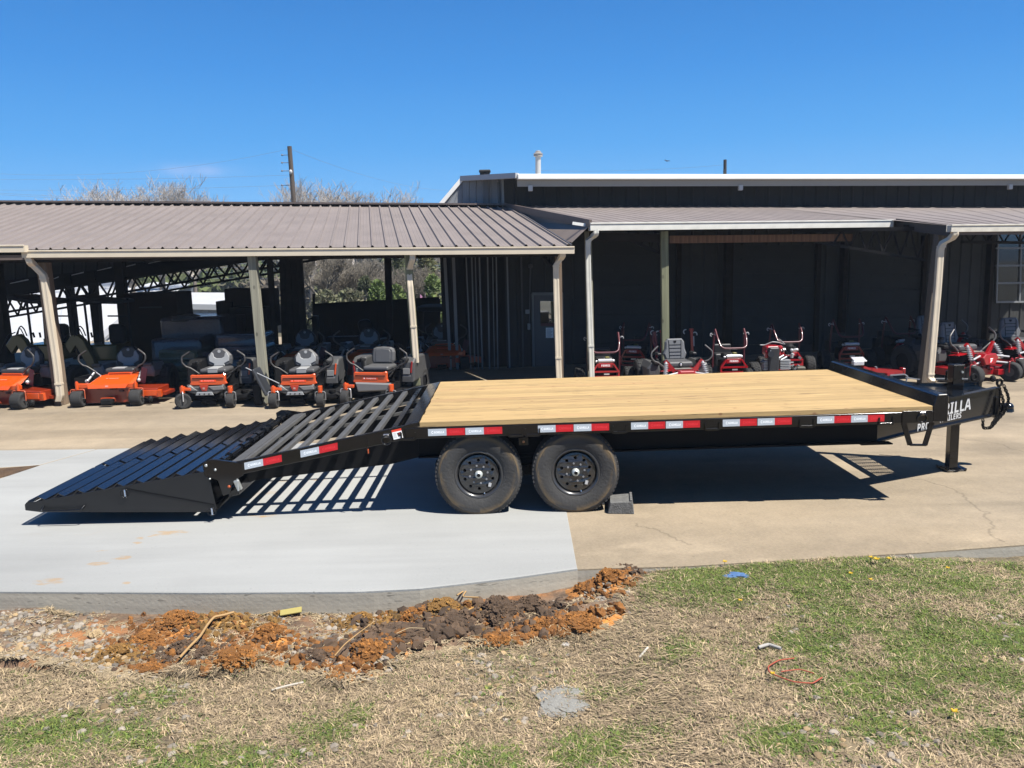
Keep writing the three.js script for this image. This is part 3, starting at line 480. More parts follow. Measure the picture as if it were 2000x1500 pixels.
// inner posts and framing against the light
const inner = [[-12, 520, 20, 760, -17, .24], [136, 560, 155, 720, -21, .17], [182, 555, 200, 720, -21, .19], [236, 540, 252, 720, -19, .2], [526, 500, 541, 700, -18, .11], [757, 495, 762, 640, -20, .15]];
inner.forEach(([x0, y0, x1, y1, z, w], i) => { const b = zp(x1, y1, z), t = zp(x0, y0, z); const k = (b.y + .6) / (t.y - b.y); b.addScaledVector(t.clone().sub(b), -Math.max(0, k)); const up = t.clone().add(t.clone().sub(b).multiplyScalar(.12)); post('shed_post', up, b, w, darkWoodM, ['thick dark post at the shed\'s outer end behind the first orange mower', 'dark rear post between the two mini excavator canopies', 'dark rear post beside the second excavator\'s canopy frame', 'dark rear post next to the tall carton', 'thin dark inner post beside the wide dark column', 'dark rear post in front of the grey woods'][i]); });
{ const o = thing('shed_column', 'wide dark boarded column in the middle of the open shed', 'column', V(zp(570, 600, -18.5).x, 0, -18.5)); const a = zp(545, 485, -18.5), b = zp(588, 485, -18.5), c = zp(603, 720, -18.5), d = zp(552, 720, -18.5); const s = nb(); const top = 3.2; for (let k = 0; k < 4; k++) { const f = (p, q, t) => local(o, p.clone().lerp(q, t)); const p0 = f(d, c, k / 4), p1 = f(d, c, (k + .94) / 4), q0 = f(a, b, k / 4), q1 = f(a, b, (k + .94) / 4); p0.y = p1.y = 0; nb().quad(p0, p1, q1, q0).quad(p0.clone().setZ(-.12), p1.clone().setZ(-.12), q1.clone().setZ(-.12), q0.clone().setZ(-.12)).quad(p1, p1.clone().setZ(-.12), q1.clone().setZ(-.12), q1).quad(p0, p0.clone().setZ(-.12), q0.clone().setZ(-.12), q0).mesh('board', darkWoodM, o); } }
truss('roof_truss', zp(-40, 582, -19), zp(690, 480, -19), .42, .17, 22, 'open web steel truss across the back of the open shed');
truss('roof_truss', zp(-60, 589, -20), zp(560, 499, -20), .52, .36, 17, 'second steel truss behind the first across the open shed');
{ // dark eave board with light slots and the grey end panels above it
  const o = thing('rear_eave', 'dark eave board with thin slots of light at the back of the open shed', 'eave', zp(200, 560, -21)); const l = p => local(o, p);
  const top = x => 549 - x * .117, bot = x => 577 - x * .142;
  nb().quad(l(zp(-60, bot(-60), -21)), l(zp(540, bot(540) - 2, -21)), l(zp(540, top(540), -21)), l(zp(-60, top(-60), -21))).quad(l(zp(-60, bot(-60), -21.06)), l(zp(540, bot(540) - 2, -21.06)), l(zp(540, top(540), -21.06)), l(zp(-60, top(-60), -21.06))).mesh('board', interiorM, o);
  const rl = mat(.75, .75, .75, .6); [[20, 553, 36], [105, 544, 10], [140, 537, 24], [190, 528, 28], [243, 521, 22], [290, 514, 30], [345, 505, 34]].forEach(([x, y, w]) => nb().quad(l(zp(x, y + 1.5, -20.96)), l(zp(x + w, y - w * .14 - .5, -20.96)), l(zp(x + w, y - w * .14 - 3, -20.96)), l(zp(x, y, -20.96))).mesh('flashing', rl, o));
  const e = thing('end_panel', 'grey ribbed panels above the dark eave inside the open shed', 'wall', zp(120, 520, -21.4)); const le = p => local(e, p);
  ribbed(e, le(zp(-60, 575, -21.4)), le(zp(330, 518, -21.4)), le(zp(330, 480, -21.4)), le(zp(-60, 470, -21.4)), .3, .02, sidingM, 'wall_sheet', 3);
}

// --- long metal building: front wall turned a little away to the right
const WA = zp(985, 500, -17.4), WB = zp(2120, 500, -20.9);
const wallP = t => WA.clone().lerp(WB, t);
const wDir = WB.clone().sub(WA).setY(0); const WL = wDir.length(); wDir.normalize(); const wN = V(-wDir.z, 0, wDir.x); if (wN.z < 0) wN.negate();
// point on the front wall under a pixel
const onWall = (x, y, off = 0) => { const d = ray(x, y), P = WA.clone().addScaledVector(wN, off); const t = P.clone().sub(camera.position).dot(wN) / d.dot(wN); return d.multiplyScalar(t).add(camera.position); };
const TOPH = 3.98;
{
  const o = thing('metal_building', 'long grey ribbed metal building with a white roof gutter', 'building', V(WA.x, 0, WA.z)); const l = p => local(o, p);
  const A = WA.clone().setY(0), Bq = WB.clone().setY(0), At = WA.clone().setY(TOPH), Bt = WB.clone().setY(TOPH);
  ribbed(o, l(A), l(Bq), l(Bt), l(At), .3048, .028, sidingM, 'wall_sheet', 3);
  const back = V(0, 0, -8);
  nb().quad(l(A), l(A.clone().add(V(0, 0, -.5))), l(At.clone().add(V(0, 0, -.5))), l(At)).quad(l(A), l(At), l(At.clone().add(back)), l(A.clone().add(back))).quad(l(Bq), l(Bt), l(Bt.clone().add(back)), l(Bq.clone().add(back))).each('end_wall', sidingM, o);
  // roof slab with gutter overhang
  const g0 = zp(1010, 341, -16.75), g1 = onWall(2100, 352, .7); g1.y = g0.y;
  const rb = g0.clone().add(V(0, .2, -8)), rb1 = g1.clone().add(V(0, .2, -8));
  nb().quad(l(g0), l(g1), l(rb1), l(rb)).mesh('roof', whiteTrimM, o);
  const gd = V(0, -.10, 0), gu = g0.clone().addScaledVector(wN, -.02), gv = g1.clone().addScaledVector(wN, -.02);
  nb().beam(l(g0.clone().add(V(0, -.045, 0))), l(g1.clone().add(V(0, -.045, 0))), .14, .1, V(0, 1, 0), .01).mesh('gutter', whiteTrimM, o);
  nb().beam(l(g0.clone().add(V(0, -.16, -.1))), l(g1.clone().add(V(0, -.16, -.1))), .03, .13).mesh('soffit_trim', mat(.55, .53, .48, .6), o);
  for (const x of [1036, 1446, 1972]) { const p = onWall(x, 368, .62); p.y = g0.y - .26; nb().bx(...l(p).toArray(), .09, .11, .09, 0, 0, 0, .01).mesh('outlet', mat(.85, .85, .83, .5), o); }
  // lower wing on the left, behind the shed ridge
  const WZ = -17.56, w = (x, y) => zp(x, y, WZ), wl = (x, y) => l(w(x, y));
  const wb = nb(); const y0 = zp(900, 402, WZ).y;
  const P = [[858, 402.5], [866, 392], [903, 350], [986, 350.5], [986, 403]].map(([x, y]) => w(x, y));
  ribbed(o, l(zp(858, 404, WZ)), l(zp(903, 403.5, WZ)), l(zp(903, 352, WZ)), l(zp(900.5, 352, WZ)), .16, .02, sidingLightM, 'wall_sheet', 9);
  ribbed(o, l(zp(903, 403.5, WZ)), l(zp(988, 403.5, WZ)), l(zp(988, 351, WZ)), l(zp(903, 352, WZ)), .16, .02, sidingLightM, 'wall_sheet', 4);
  ribbed(o, l(zp(856, 404, WZ - .05).setY(0)), l(zp(990, 404, WZ - .05).setY(0)), l(zp(990, 404, WZ - .05)), l(zp(856, 404, WZ - .05)), .3, .025, matt(.035, .035, .035, .9), 'wall_sheet', 3);
  nb().beam(wl(857, 404), wl(904, 348), .08, .09, V(0, 0, 1)).mesh('rake_trim', whiteTrimM, o);
  nb().beam(wl(902, 349), l(g0.clone().add(V(0, -.02, 0))), .12, .1).mesh('eave_trim', mat(.62, .64, .66, .45), o);
  nb().quad(l(g0), wl(902, 347), wl(902, 347).add(V(.2, .0, -3)), l(g0).add(V(0, .1, -3))).mesh('roof', whiteTrimM, o);
  nb().beam(wl(948, 349), wl(950, 402), .1, .1, V(0, 0, 1)).beam(wl(973, 356), wl(975, 402), .05, .05, V(0, 0, 1)).mesh('pipe', mat(.2, .21, .22, .5), o);
  nb().beam(l(WA.clone().setY(3.3)), l(WA.clone().setY(TOPH + .02)), .05, .05, V(0, 0, 1)).mesh('corner_trim', mat(.3, .32, .32, .5), o);
  // rooftop fittings
  const c0 = zp(1051, 340, -19), c1 = zp(1051, 306, -19);
  nb().cyl(l(c0), l(c1), .062, .062, 14).mesh('vent_pipe', mat(.62, .63, .63, .5), o);
  nb().cyl(l(zp(1051, 306, -19)), l(zp(1051, 301, -19)), .1, .1, 16).cyl(l(zp(1051, 301, -19)), l(zp(1051, 297, -19)), .115, .05, 16).cyl(l(zp(1051, 297, -19)), l(zp(1051, 294.5, -19)), .07, .04, 16).mesh('vent_cap', mat(.42, .40, .38, .5), o);
  nb().cyl(l(zp(947, 347, -22)), l(zp(947, 334, -22)), .13, .13, 16).bx(...l(zp(947, 335, -22)).toArray(), .3, .07, .3, 0, 0, 0, .03).mesh('roof_vent', mat(.03, .03, .03, .8), o);
  // doors in the front wall: facing panels kept 2 cm proud
  const panel = (x0, x1, yt, yb, n, m, name, fr) => { const d = sub(name, o, V()); for (let k = 0; k < n; k++) { const a = onWall(x0, lerp(yb, yt, k / n), .05), b = onWall(x1, lerp(yb, yt, k / n), .05), c = onWall(x1, lerp(yb, yt, (k + .965) / n), .05), e = onWall(x0, lerp(yb, yt, (k + .965) / n), .05); const i = wN.clone().multiplyScalar(-.03); nb().quad(l(a), l(b), l(c), l(e)).quad(l(e), l(c), l(c).add(i), l(e).add(i)).quad(l(a), l(b), l(b).add(i), l(a).add(i)).mesh('panel', m, d); } return d; };
  const doorM = matt(.072, .075, .075, .8, { map: mottle(.8, 1) });
  panel(1122, 1322, 470, 728, 9, doorM, 'sectional_door'); panel(1432, 1590, 478, 728, 9, doorM, 'sectional_door'); panel(1660, 1803, 482, 728, 9, doorM, 'sectional_door');
  const jamb = nb(); for (const [x, wd] of [[1325, .12], [1420, .16], [1428, .05], [1598, .14], [1648, .22], [1806, .12], [1935, .2]]) jamb.beam(l(onWall(x, 470, .06).setY(0)), l(onWall(x, 460, .06)), wd, .1, wDir); jamb.each('jamb', darkWoodM, o);
  // glazed sectional door at the far right
  const gd2 = sub('glazed_door', o, V()); const fr = nb(); const xs = [1945, 1990, 2040, 2090], ys = [452, 485, 519, 553, 590];
  for (const x of xs) fr.beam(l(onWall(x + 4, ys[0], .07)), l(onWall(x, ys[4], .07)), .045, .04, wDir); for (const y of ys) fr.beam(l(onWall(1944, y, .07)), l(onWall(2095, y - 1, .07)), .04, .045); fr.mesh('frame', mat(.3, .31, .32, .4), gd2);
  const glass = new THREE.MeshPhysicalMaterial({ color: new THREE.Color().setRGB(.02, .025, .03), roughness: .06, metalness: 0, side: THREE.DoubleSide, clearcoat: 1, clearcoatRoughness: .03 });
  for (let i = 0; i < 3; i++) for (let j = 0; j < 4; j++) nb().quad(l(onWall(xs[i], ys[j + 1], .06)), l(onWall(xs[i + 1], ys[j + 1], .06)), l(onWall(xs[i + 1], ys[j], .06)), l(onWall(xs[i], ys[j], .06))).mesh('pane', glass, gd2);
  // personnel door
  const pd = sub('door', o, V()); const Q = (x, y, off = .06) => l(onWall(x, y, off));
  const slabD = mat(.125, .13, .135, .5);
  nb().quad(Q(1046, 718), Q(1096, 718), Q(1093, 577), Q(1044, 577)).mesh('leaf', slabD, pd);
  nb().beam(Q(1042, 720), Q(1040, 574), .06, .05, wDir).beam(Q(1100, 720), Q(1097, 574), .06, .05, wDir).beam(Q(1039, 574), Q(1099, 574), .06, .06).mesh('frame', mat(.25, .26, .26, .5), pd);
  nb().quad(Q(1056, 632, .075), Q(1082, 632, .075), Q(1081, 588, .075), Q(1055, 588, .075)).mesh('pane', new THREE.MeshPhysicalMaterial({ color: new THREE.Color().setRGB(.5, .52, .55), roughness: .03, metalness: 1 }), pd);
  nb().quad(Q(1056, 637, .08), Q(1082, 637, .08), Q(1082, 631, .08), Q(1056, 631, .08)).mesh('sticker', mat(.2, .06, .05, .6), pd);
  const paper = canvasTex(128, 160, (c, w, h) => { c.fillStyle = '#e4e4e2'; c.fillRect(0, 0, w, h); c.fillStyle = '#77777c'; for (let y = 18; y < h - 14; y += 18) c.fillRect(14, y, 60 + (y * 37 % 40), 6); });
  const pq = nb().quad(Q(1066, 660, .07), Q(1081, 660, .07), Q(1081, 640, .07), Q(1066, 640, .07)); const pg = pq.g[0]; pg.setAttribute('uv', new THREE.Float32BufferAttribute([0, 0, 1, 0, 1, 1, 0, 0, 1, 1, 0, 1], 2));
  const pm = new THREE.Mesh(pg, new THREE.MeshStandardMaterial({ map: paper, roughness: .8 })); pm.name = 'notice'; pd.add(pm);
  nb().ball(...Q(1097, 645, .1).toArray(), .03).mesh('handle', mat(.5, .5, .5, .3, { metalness: .8 }), pd);
  nb().bx(...Q(1030, 609, .09).toArray(), .09, .09, .04, 0, 0, 0, .01).bx(...Q(1033, 638, .1).toArray(), .06, .13, .07, 0, 0, 0, .01).mesh('junction_box', mat(.42, .44, .45, .5), o);
  nb().beam(Q(1018, 490, .06), Q(1022, 718, .06), .03, .03, wDir).beam(Q(1036, 520, .06), Q(1034, 636, .08), .02, .02, wDir).ball(...Q(1036, 520, .12).toArray(), .05).mesh('conduit', mat(.12, .12, .12, .6), o);
}
// steel lengths stacked upright at the wing wall
[[868, 489, 876, 600, .06], [885, 489, 890, 600, .06], [910, 495, 918, 660, .025], [921, 495, 926, 670, .028], [928, 495, 933, 670, .02], [936, 495, 941, 676, .03], [952, 495, 954, 640, .03], [962, 495, 964, 650, .02], [969, 495, 971, 655, .025], [990, 492, 993, 610, .035]].forEach(([x0, y0, x1, y1, w], i) => { const o = thing('metal_strip', 'pale metal strip leaning upright in the dark corner by the wing wall', 'metal strip', zp(x1, y1, -17.3), 0, 'upright metal strips in the dark corner'); const t = local(o, zp(x0, y0, -17.3)); nb().beam(V(0, -o.position.y, 0), t.multiplyScalar(1.05), w, .03, V(0, 0, 1)).mesh('strip', mat(.30, .31, .32, .5), o); });

// --- lean-to roofs in front of the metal building
const LA0 = zp(1153, 437, -14.0), LA1 = zp(1747, 430.5, -15.0);
const backP = (x, y) => onWall(x, y, .03);
const kA0 = backP(986, 403), kB = backP(2110, 405);
{
  const o = thing('lean_to_roof', 'brown ribbed lean-to roof between the shed and the right hand bay', 'roof', LA0.clone()); const l = p => local(o, p);
  const kA1 = backP(1478, 403);
  ribbed(o, l(LA0), l(LA1), l(kA1), l(kA0), .2286, .011, roofM, 'roof_sheet');
  // left side wall panel and rake
  const s0 = zp(1118, 476, -13.7);
  nb().quad(l(LA0.clone().add(V(0, -.02, 0))), l(kA0.clone().add(V(0, -.02, 0))), l(kA0.clone().add(V(-.02, -.3, 0))), l(zp(1117, 474, -13.95))).mesh('side_panel', mat(.33, .265, .22, .55, { map: mottle(.8, 1) }), o);
  nb().beam(l(LA0.clone().add(V(0, .0, .03))), l(kA0.clone().add(V(0, .0, .0))), .05, .13).mesh('rake_trim', fasciaM, o);
  nb().beam(l(LA0.clone().add(V(0, -.05, -.08))), l(LA1.clone().add(V(0, -.05, -.08))), .03, .09).mesh('fascia', fasciaM, o);
  nb().beam(l(zp(1118, 436, -14.1)), l(zp(1152, 441, -14.1)), .03, .05).mesh('flashing', whiteTrimM, o);
  for (let k = 1; k < 5; k++) { const t = k / 5; nb().beam(l(LA0.clone().lerp(kA0, t).add(V(0, -.12, 0))), l(LA1.clone().lerp(kA1, t).add(V(0, -.12, 0))), .05, .12).mesh('purlin', darkWoodM, o); }
}
gutter('gutter', zp(1153, 435.5, -13.93), zp(1745, 429.5, -14.93), mat(1.2, 1.18, 1.08, .45, { map: mottle(.75, .7) }), 'pale dented gutter along the middle lean-to roof', .125, .13);
const LB0 = zp(1862, 442, -13.66), LB1 = zp(2150, 440, -14.13);
{
  const o = thing('lean_to_roof', 'brown ribbed roof of the right hand bay standing further forward', 'roof', LB0.clone()); const l = p => local(o, p);
  const kB0 = backP(1487, 403.3);
  ribbed(o, l(LB0), l(LB1), l(kB), l(kB0), .2286, .013, roofM, 'roof_sheet');
  nb().quad(l(LB0.clone()), l(kB0.clone()), l(backP(1474, 403.2)), l(LA1.clone())).mesh('roof_sheet', roofM, o);
  nb().quad(l(LB0.clone().add(V(0, .01, 0))), l(LA1.clone().add(V(.02, .03, 0))), l(LA1.clone().add(V(.02, -.15, 0))), l(LB0.clone().add(V(0, -.17, 0)))).mesh('rake_trim', mat(.07, .06, .06, .5), o);
  nb().beam(l(LB0.clone().add(V(0, -.07, -.05))), l(LB1.clone().add(V(0, -.07, -.05))), .03, .14).mesh('fascia', fasciaM, o);
  for (let k = 1; k < 5; k++) { const t = k / 5; nb().beam(l(LB0.clone().lerp(kB0, t).add(V(0, -.12, 0))), l(LB1.clone().lerp(kB, t).add(V(0, -.12, 0))), .05, .12).mesh('purlin', darkWoodM, o); }
}
gutter('gutter', zp(1858, 439, -13.6), zp(2150, 436.5, -14.1), mat(1.1, 1.03, .88, .5, { map: mottle(.7, .5) }), 'scuffed cream gutter of the forward bay at the far end of the metal building');
// header timbers and light joists under the lean-tos
tag(nb().beam(zp(1306, 468, -14.55), zp(1662, 464, -15.15), .09, .13, V(0, 1, 0), .006).mesh('header_beam', beamM), 'red brown timber header under the middle lean-to', 'beam');
tag(nb().beam(zp(1150, 462, -14.3), zp(1300, 466, -14.6), .06, .14).mesh('header_beam', darkWoodM), 'dark timber header between the first two lean-to posts', 'beam');
truss('steel_joist', zp(1225, 451, -14.7), zp(1298, 451, -14.75), .14, .42, 4, 'short steel joist beside the green lean-to post', .014);
truss('steel_joist', zp(1548, 452, -15.3), zp(1812, 446, -14.5), .12, .55, 8, 'long steel joist under the junction of the lean-to roofs', .016);
truss('steel_joist', zp(1880, 450, -14.6), zp(2010, 446, -14.8), .2, .25, 4, 'steel joist under the right hand bay roof', .014);
truss('steel_joist', zp(1060, 492, -14.4), zp(1092, 491, -14.13), .1, .35, 3, 'small steel joist bracket under the end of the open shed roof', .014);
post('lean_to_post', zp(1148, 452, -14.35), zp(1155, 735, -14.35).setY(0), .12, postGreyM, 'slim pale post at the first corner of the middle lean-to');
downspout([zp(1164, 448, -13.98), zp(1164, 456, -13.98), zp(1158, 462, -14.08), zp(1149, 470, -14.12), zp(1148, 484, -14.13), zp(1150, 560, -14.14), zp(1155, 700, -14.15), zp(1156, 737, -14.15)], 'white downspout on the first lean-to corner, beside a red mower', mat(1.1, 1.08, .96, .5, { map: mottle(.8, .6) }), .085, .07);
post('lean_to_post', zp(1297, 452, -14.5), zp(1300, 735, -14.5).setY(0), .125, postGreenM, 'green treated timber post with knots behind the grey seated red mower');
post('lean_to_post', zp(1838, 452, -14.1), gp(1806, 750).setZ(-14.1).setY(0), .17, mat(.26, .22, .18, .9, { map: woodTex }), 'weathered square post at the corner of the right hand bay');
downspout([zp(1864, 449, EZ), zp(1864, 458, EZ), zp(1857, 466, -13.72), zp(1842, 474, -13.76), zp(1836, 488, -13.78), zp(1831, 560, -13.79), zp(1818, 715, -13.8), zp(1816, 738, -13.8), zp(1823, 746, -13.76)], 'cream downspout with a kicked out foot at the right hand bay', tanM, .1, .075);
// ---------------------------------------------------------------- the trailer
const font = await new FontLoader().loadAsync('fonts/droid/droid_sans_bold.typeface.json');
const black = paint(.008, .008, .009, .42, { roughnessMap: smudge, clearcoat: .62, clearcoatRoughness: .1, specularIntensity: .5 });
const blackMatt = matt(.011, .011, .012, .6, { map: mottle(.6, .6) });
const dusty = mat(.165, .162, .155, .6, { map: mottle(.55, .35) });
const chrome = mat(.6, .6, .62, .25, { metalness: .9 });
const zinc = mat(.5, .52, .5, .35, { metalness: .7 });
const TW = V(-.83, 0, -7.25);
const trailer = thing('trailer', 'long black deck over trailer with new pine deck boards and ramps folded down', 'trailer', TW);
trailer.rotation.set(0, .0052, .0085, 'YXZ'); trailer.updateMatrixWorld(true);
const tInv = trailer.matrixWorld.clone().invert();
const tl = p => p.clone().applyMatrix4(tInv);
{
  const T = trailer, L = 4.6, WD = 2.44;
  // pine deck: thirteen boards cut from one sheet of grain
  const grain = dataTex(2048, 768, (u, v, i, j) => {
    const x = u * 4.7, y = v * 2.5, b = Math.floor(y / .1877);
    const o = b * 13.7, wob = (fbm(x * .8 + o, y * 2 + o, 3) - .5) * .5;
    const ring = Math.sin((y * 62 + wob * 22 + fbm(x * .35 + o, y * 9, 3) * 16)) * .5 + .5;
    const fine = fbm(x * 2.2 + o, y * 160 + o, 3);
    let k = .80 + .16 * ring * ring - .28 * (fine - .5) + .20 * (LAT[b * 7] - .5) + .08 * (fbm(x * 1.2 + o, y * 3, 3) - .5);
    const crack = fbm(x * 3.5 + o * 3, y * 90 + o, 3); if (crack > .735) k *= lerp(1, .38, sstep(.735, .79, crack));
    let kn = 9; for (let q = 0; q < 2; q++) { const kx = LAT[b * 31 + q * 9 + 3] * 4.6, ky = (b + .25 + .5 * LAT[b * 17 + q * 5 + 1]) * .1877; kn = Math.min(kn, Math.hypot((x - kx) * .8, y - ky)); }
    const kk = 1 - sstep(.006, .02, kn); const pink = sstep(.6, .8, fbm(x * .3 + o, y * 5 + 3, 3)) * .5;
    k *= .535; return [k * lerp(lerp(.70, .66, pink), .33, kk * .7), k * lerp(lerp(.475, .40, pink), .17, kk * .8), k * lerp(lerp(.205, .185, pink), .07, kk * .8)];
  });
  grain.repeat.set(1 / 4.7, 1 / 2.5);
  const pine = new THREE.MeshStandardMaterial({ map: grain, roughness: .72, bumpMap: rep(grainN, 1.2, .12), bumpScale: .0015 });
  for (let k = 0; k < 13; k++) { const z0 = -k * .1877, e = rr(-.006, .006); nb().mm(.004 + e, L - .002, .836, .882 + rr(0, .0025), z0 - .0025 + (k ? 0 : .002), z0 - .1835, .005).mesh('deck_board', pine, T); }
  // side rails, rear edge plate, bulkhead rail
  for (const z of [-.001, -WD + .05]) {
    nb().mm(-.13, 4.61, .733, .834, z, z - .05, .006).mesh('side_rail', black, T);
    nb().ext([[-1.70, .565], [-.13, .856], [-.13, .733], [-1.66, .452]], z, .05, .004).mesh('side_rail', black, T);
  }
  nb().ext([[-.135, .858], [-.004, .884], [-.004, .845], [-.13, .82]], -.004, WD - .008).mesh('edge_plate', black, T);
  nb().ext([[4.603, .735], [4.603, .884], [4.632, .972], [4.65, .984], [4.722, .986], [4.74, .97], [4.74, .735]], 0, WD, .005).mesh('bulkhead_rail', black, T);
  nb().bx(4.46, .790, .004, .27, .11, .012, 0, 0, 0, .003).mesh('corner_plate', black, T);
  for (const x of [-.1, .86, 1.01, 1.79, 2.62, 3.47, 4.18]) { nb().mm(x - .055, x + .055, .722, .745, .012, 0, .003).bx(x - .062, .76, .004, .012, .07, .02).bx(x + .062, .76, .004, .012, .07, .02).mesh('stake_pocket', black, T); }
  // main beams
  for (const z of [-.40, -2.04]) { nb().mm(-.06, 4.29, .47, .485, z + .06, z - .06).mm(-.06, 4.29, .718, .733, z + .06, z - .06).mm(-.06, 4.29, .485, .718, z + .0, z - .012).mesh('main_beam', blackMatt, T); nb().mm(4.12, 4.42, .455, .468, z + .05, z - .05, .003).mesh('foot_plate', blackMatt, T); }
  for (let k = 0; k < 12; k++) { const x = .08 + k * .395; nb().mm(x - .03, x + .03, .742, .832, -.054, -WD + .054).mesh('cross_member', blackMatt, T); }
  nb().mm(-.06, 4.29, .60, .64, -1.2, -1.24).cyl(V(.9, .6, -1.0), V(4.3, .62, -1.0), .03, .03, 8).mesh('conduit', blackMatt, T);
  nb().mm(.85, 1.06, .40, .73, -.36, -.44).mm(.9, 1.01, .28, .45, -.33, -.37).bx(.95, .37, -.30, .7, .05, .07, 0, 0, 0).ball(.955, .38, -.27, .018).mesh('spring_hanger', blackMatt, T);
  nb().mm(.885, .97, .64, .71, -.02, -.05, .003).mesh('bracket', black, T); nb().ball(.928, .672, -.018, .011, .011, .008).mesh('marker_light', mat(.7, .3, .12, .4), T);
  // dovetail
  const sl = .1866, dy = x => .856 + (x + .13) * sl;
  for (const z of [-.39, -2.03]) nb().ext([[-.06, .735], [-1.62, .455], [-1.86, .40], [-1.87, .206], [-1.62, .300], [-.33, .412], [-.06, .47]], z, .02).mesh('dovetail_beam', blackMatt, T);
  const barM = dusty;
  for (let k = 0; k < 9; k++) { const x = -.235 - k * .1735; nb().bx(x, dy(x) - .028, -WD / 2, .058, .036, WD - .13, 0, 0, Math.atan(sl), .004).mesh('dovetail_bar', k === 0 ? black : barM, T); }
  for (const z of [-1.22, -1.83]) nb().beam(V(-.1, dy(-.1) - .075, z), V(-1.68, dy(-1.68) - .075, z), .035, .03).mesh('stringer', dusty, T);
  nb().ext([[-1.63, dy(-1.63) - .004], [-1.74, dy(-1.74) - .004], [-1.76, .47], [-1.63, .5]], -.05, WD - .1).mesh('tail_plate', dusty, T);
  nb().bx(-1.73, .285, -WD / 2, .10, .09, WD - .12, 0, 0, .2, .012).bx(-1.80, .20, -WD / 2, .16, .012, WD - .12, 0, 0, .75).mesh('tail_bumper', black, T);
  for (const z of [.004, -WD + .026]) nb().ext([[-1.96, .575], [-1.90, .605], [-1.82, .60], [-1.60, .562], [-1.60, .452], [-1.70, .40], [-1.735, .29], [-1.80, .265], [-1.835, .41], [-1.95, .46]], z, .03, .003).mesh('hinge_plate', black, T);
  const hx = -1.835, hy = .548; nb().cyl(V(hx, hy, -.02), V(hx, hy, -WD - .03), .024, .024, 14).mesh('hinge_rod', black, T);
  for (const [z0, z1, r] of [[-.14, -.22, .036], [-.34, -.62, .04], [-.70, -.80, .042], [-.98, -1.14, .046], [-1.18, -1.3, .05], [-1.46, -1.54, .042], [-1.66, -1.92, .038], [-2.08, -2.16, .042], [-2.34, -2.47, .05]]) nb().cyl(V(hx, hy, z0), V(hx, hy, z1), r, r, 16).mesh('hinge_knuckle', black, T);
  nb().ball(-1.925, .553, .012, .014, .014, .008).ball(-1.845, .512, .012, .012, .012, .008).ball(-1.90, .43, .012, .01).each('bolt', zinc, T);
  nb().ball(-1.735, .352, .012, .014, .014, .01).mesh('marker_light', mat(.6, .12, .03, .4), T);
  nb().bx(-1.66, .36, -.01, .05, .1, .03, .3, 0, .2, .008).cyl(V(-1.66, .42, .0), V(-1.655, .31, .01), .009, .009, 8).mesh('latch', zinc, T);
  // stripes on the side, warning sticker, rings, strap
  const tapeTex = canvasTex(512, 80, (c, w, h) => {
    c.fillStyle = '#aeb6bd'; c.fillRect(0, 0, w, h); c.fillStyle = '#b81420'; c.fillRect(w * .5, 0, w * .5, h);
    c.globalAlpha = .25; c.strokeStyle = '#7f8b94'; for (let i = -h; i < w / 2; i += 14) { c.beginPath(); c.moveTo(i, 0); c.lineTo(i + h, h); c.stroke(); c.beginPath(); c.moveTo(i + h, 0); c.lineTo(i, h); c.stroke(); } c.globalAlpha = 1;
    for (const [x, col] of [[0, '#f4f7f8'], [w / 2, '#d8343c']]) { c.fillStyle = col; c.strokeStyle = col; c.lineWidth = 6; c.beginPath(); c.arc(x + 62, 40, 13, .6, 5.6); c.stroke(); c.font = 'bold 34px sans-serif'; c.fillText('GORILLA', x + 80, 52); }
  });
  const tape = (x0, y0, x1, y1, hgt, zf) => { const g = new THREE.BufferGeometry(), P = [[x0, y0], [x1, y1], [x1, y1 + hgt], [x0, y0 + hgt]].map(p => V(p[0], p[1], zf)); g.setFromPoints([P[0], P[1], P[2], P[0], P[2], P[3]]); g.setAttribute('uv', new THREE.Float32BufferAttribute([0, 0, 1, 0, 1, 1, 0, 0, 1, 1, 0, 1], 2)); g.computeVertexNormals(); const m = new THREE.Mesh(g, tapeM); m.name = 'reflective_tape'; m.receiveShadow = true; T.add(m); };
  const tapeM = new THREE.MeshPhysicalMaterial({ map: tapeTex, roughness: .35, clearcoat: .5, clearcoatRoughness: .2 });
  for (const px of [835, 908, 1050, 1120, 1232, 1300, 1411, 1479, 1595, 1661]) { const px1 = px + (px < 1000 ? 73 : px < 1200 ? 70 : px < 1600 ? 67.5 : 66); const f = q => { const a = ray(q, 830).applyMatrix4(new THREE.Matrix4().extractRotation(tInv)), o = tl(camera.position); return o.addScaledVector(a, (.002 - o.z) / a.z).x; }; const a = f(px), b = f(px1); tape(a + .002, .756, b - .002, .756, .064, .0025); }
  for (const [x0, x1] of [[-1.585, -1.245], [-1.075, -.738]]) tape(x0, dy(x0) - .083, x1, dy(x1) - .083, .064, .0025);
  const warn = canvasTex(128, 128, (c, w, h) => { c.fillStyle = '#e8e8e6'; c.fillRect(0, 0, w, h); c.fillStyle = '#d8402a'; c.fillRect(0, 0, w, 30); c.fillStyle = '#1a1a1a'; c.beginPath(); c.moveTo(60, 52); c.lineTo(118, 45); c.lineTo(110, 105); c.lineTo(86, 100); c.lineTo(70, 108); c.fill(); c.fillStyle = '#b02020'; c.fillRect(82, 60, 14, 14); c.fillStyle = '#888'; for (let y = 44; y < 110; y += 12) c.fillRect(8, y, 40, 4); });
  { const g = new THREE.PlaneGeometry(.088, .088); const m = new THREE.Mesh(g, new THREE.MeshStandardMaterial({ map: warn, roughness: .4 })); m.name = 'warning_sticker'; m.position.set(-.198, dy(-.198) - .058, .006); m.rotation.z = .19; T.add(m); }
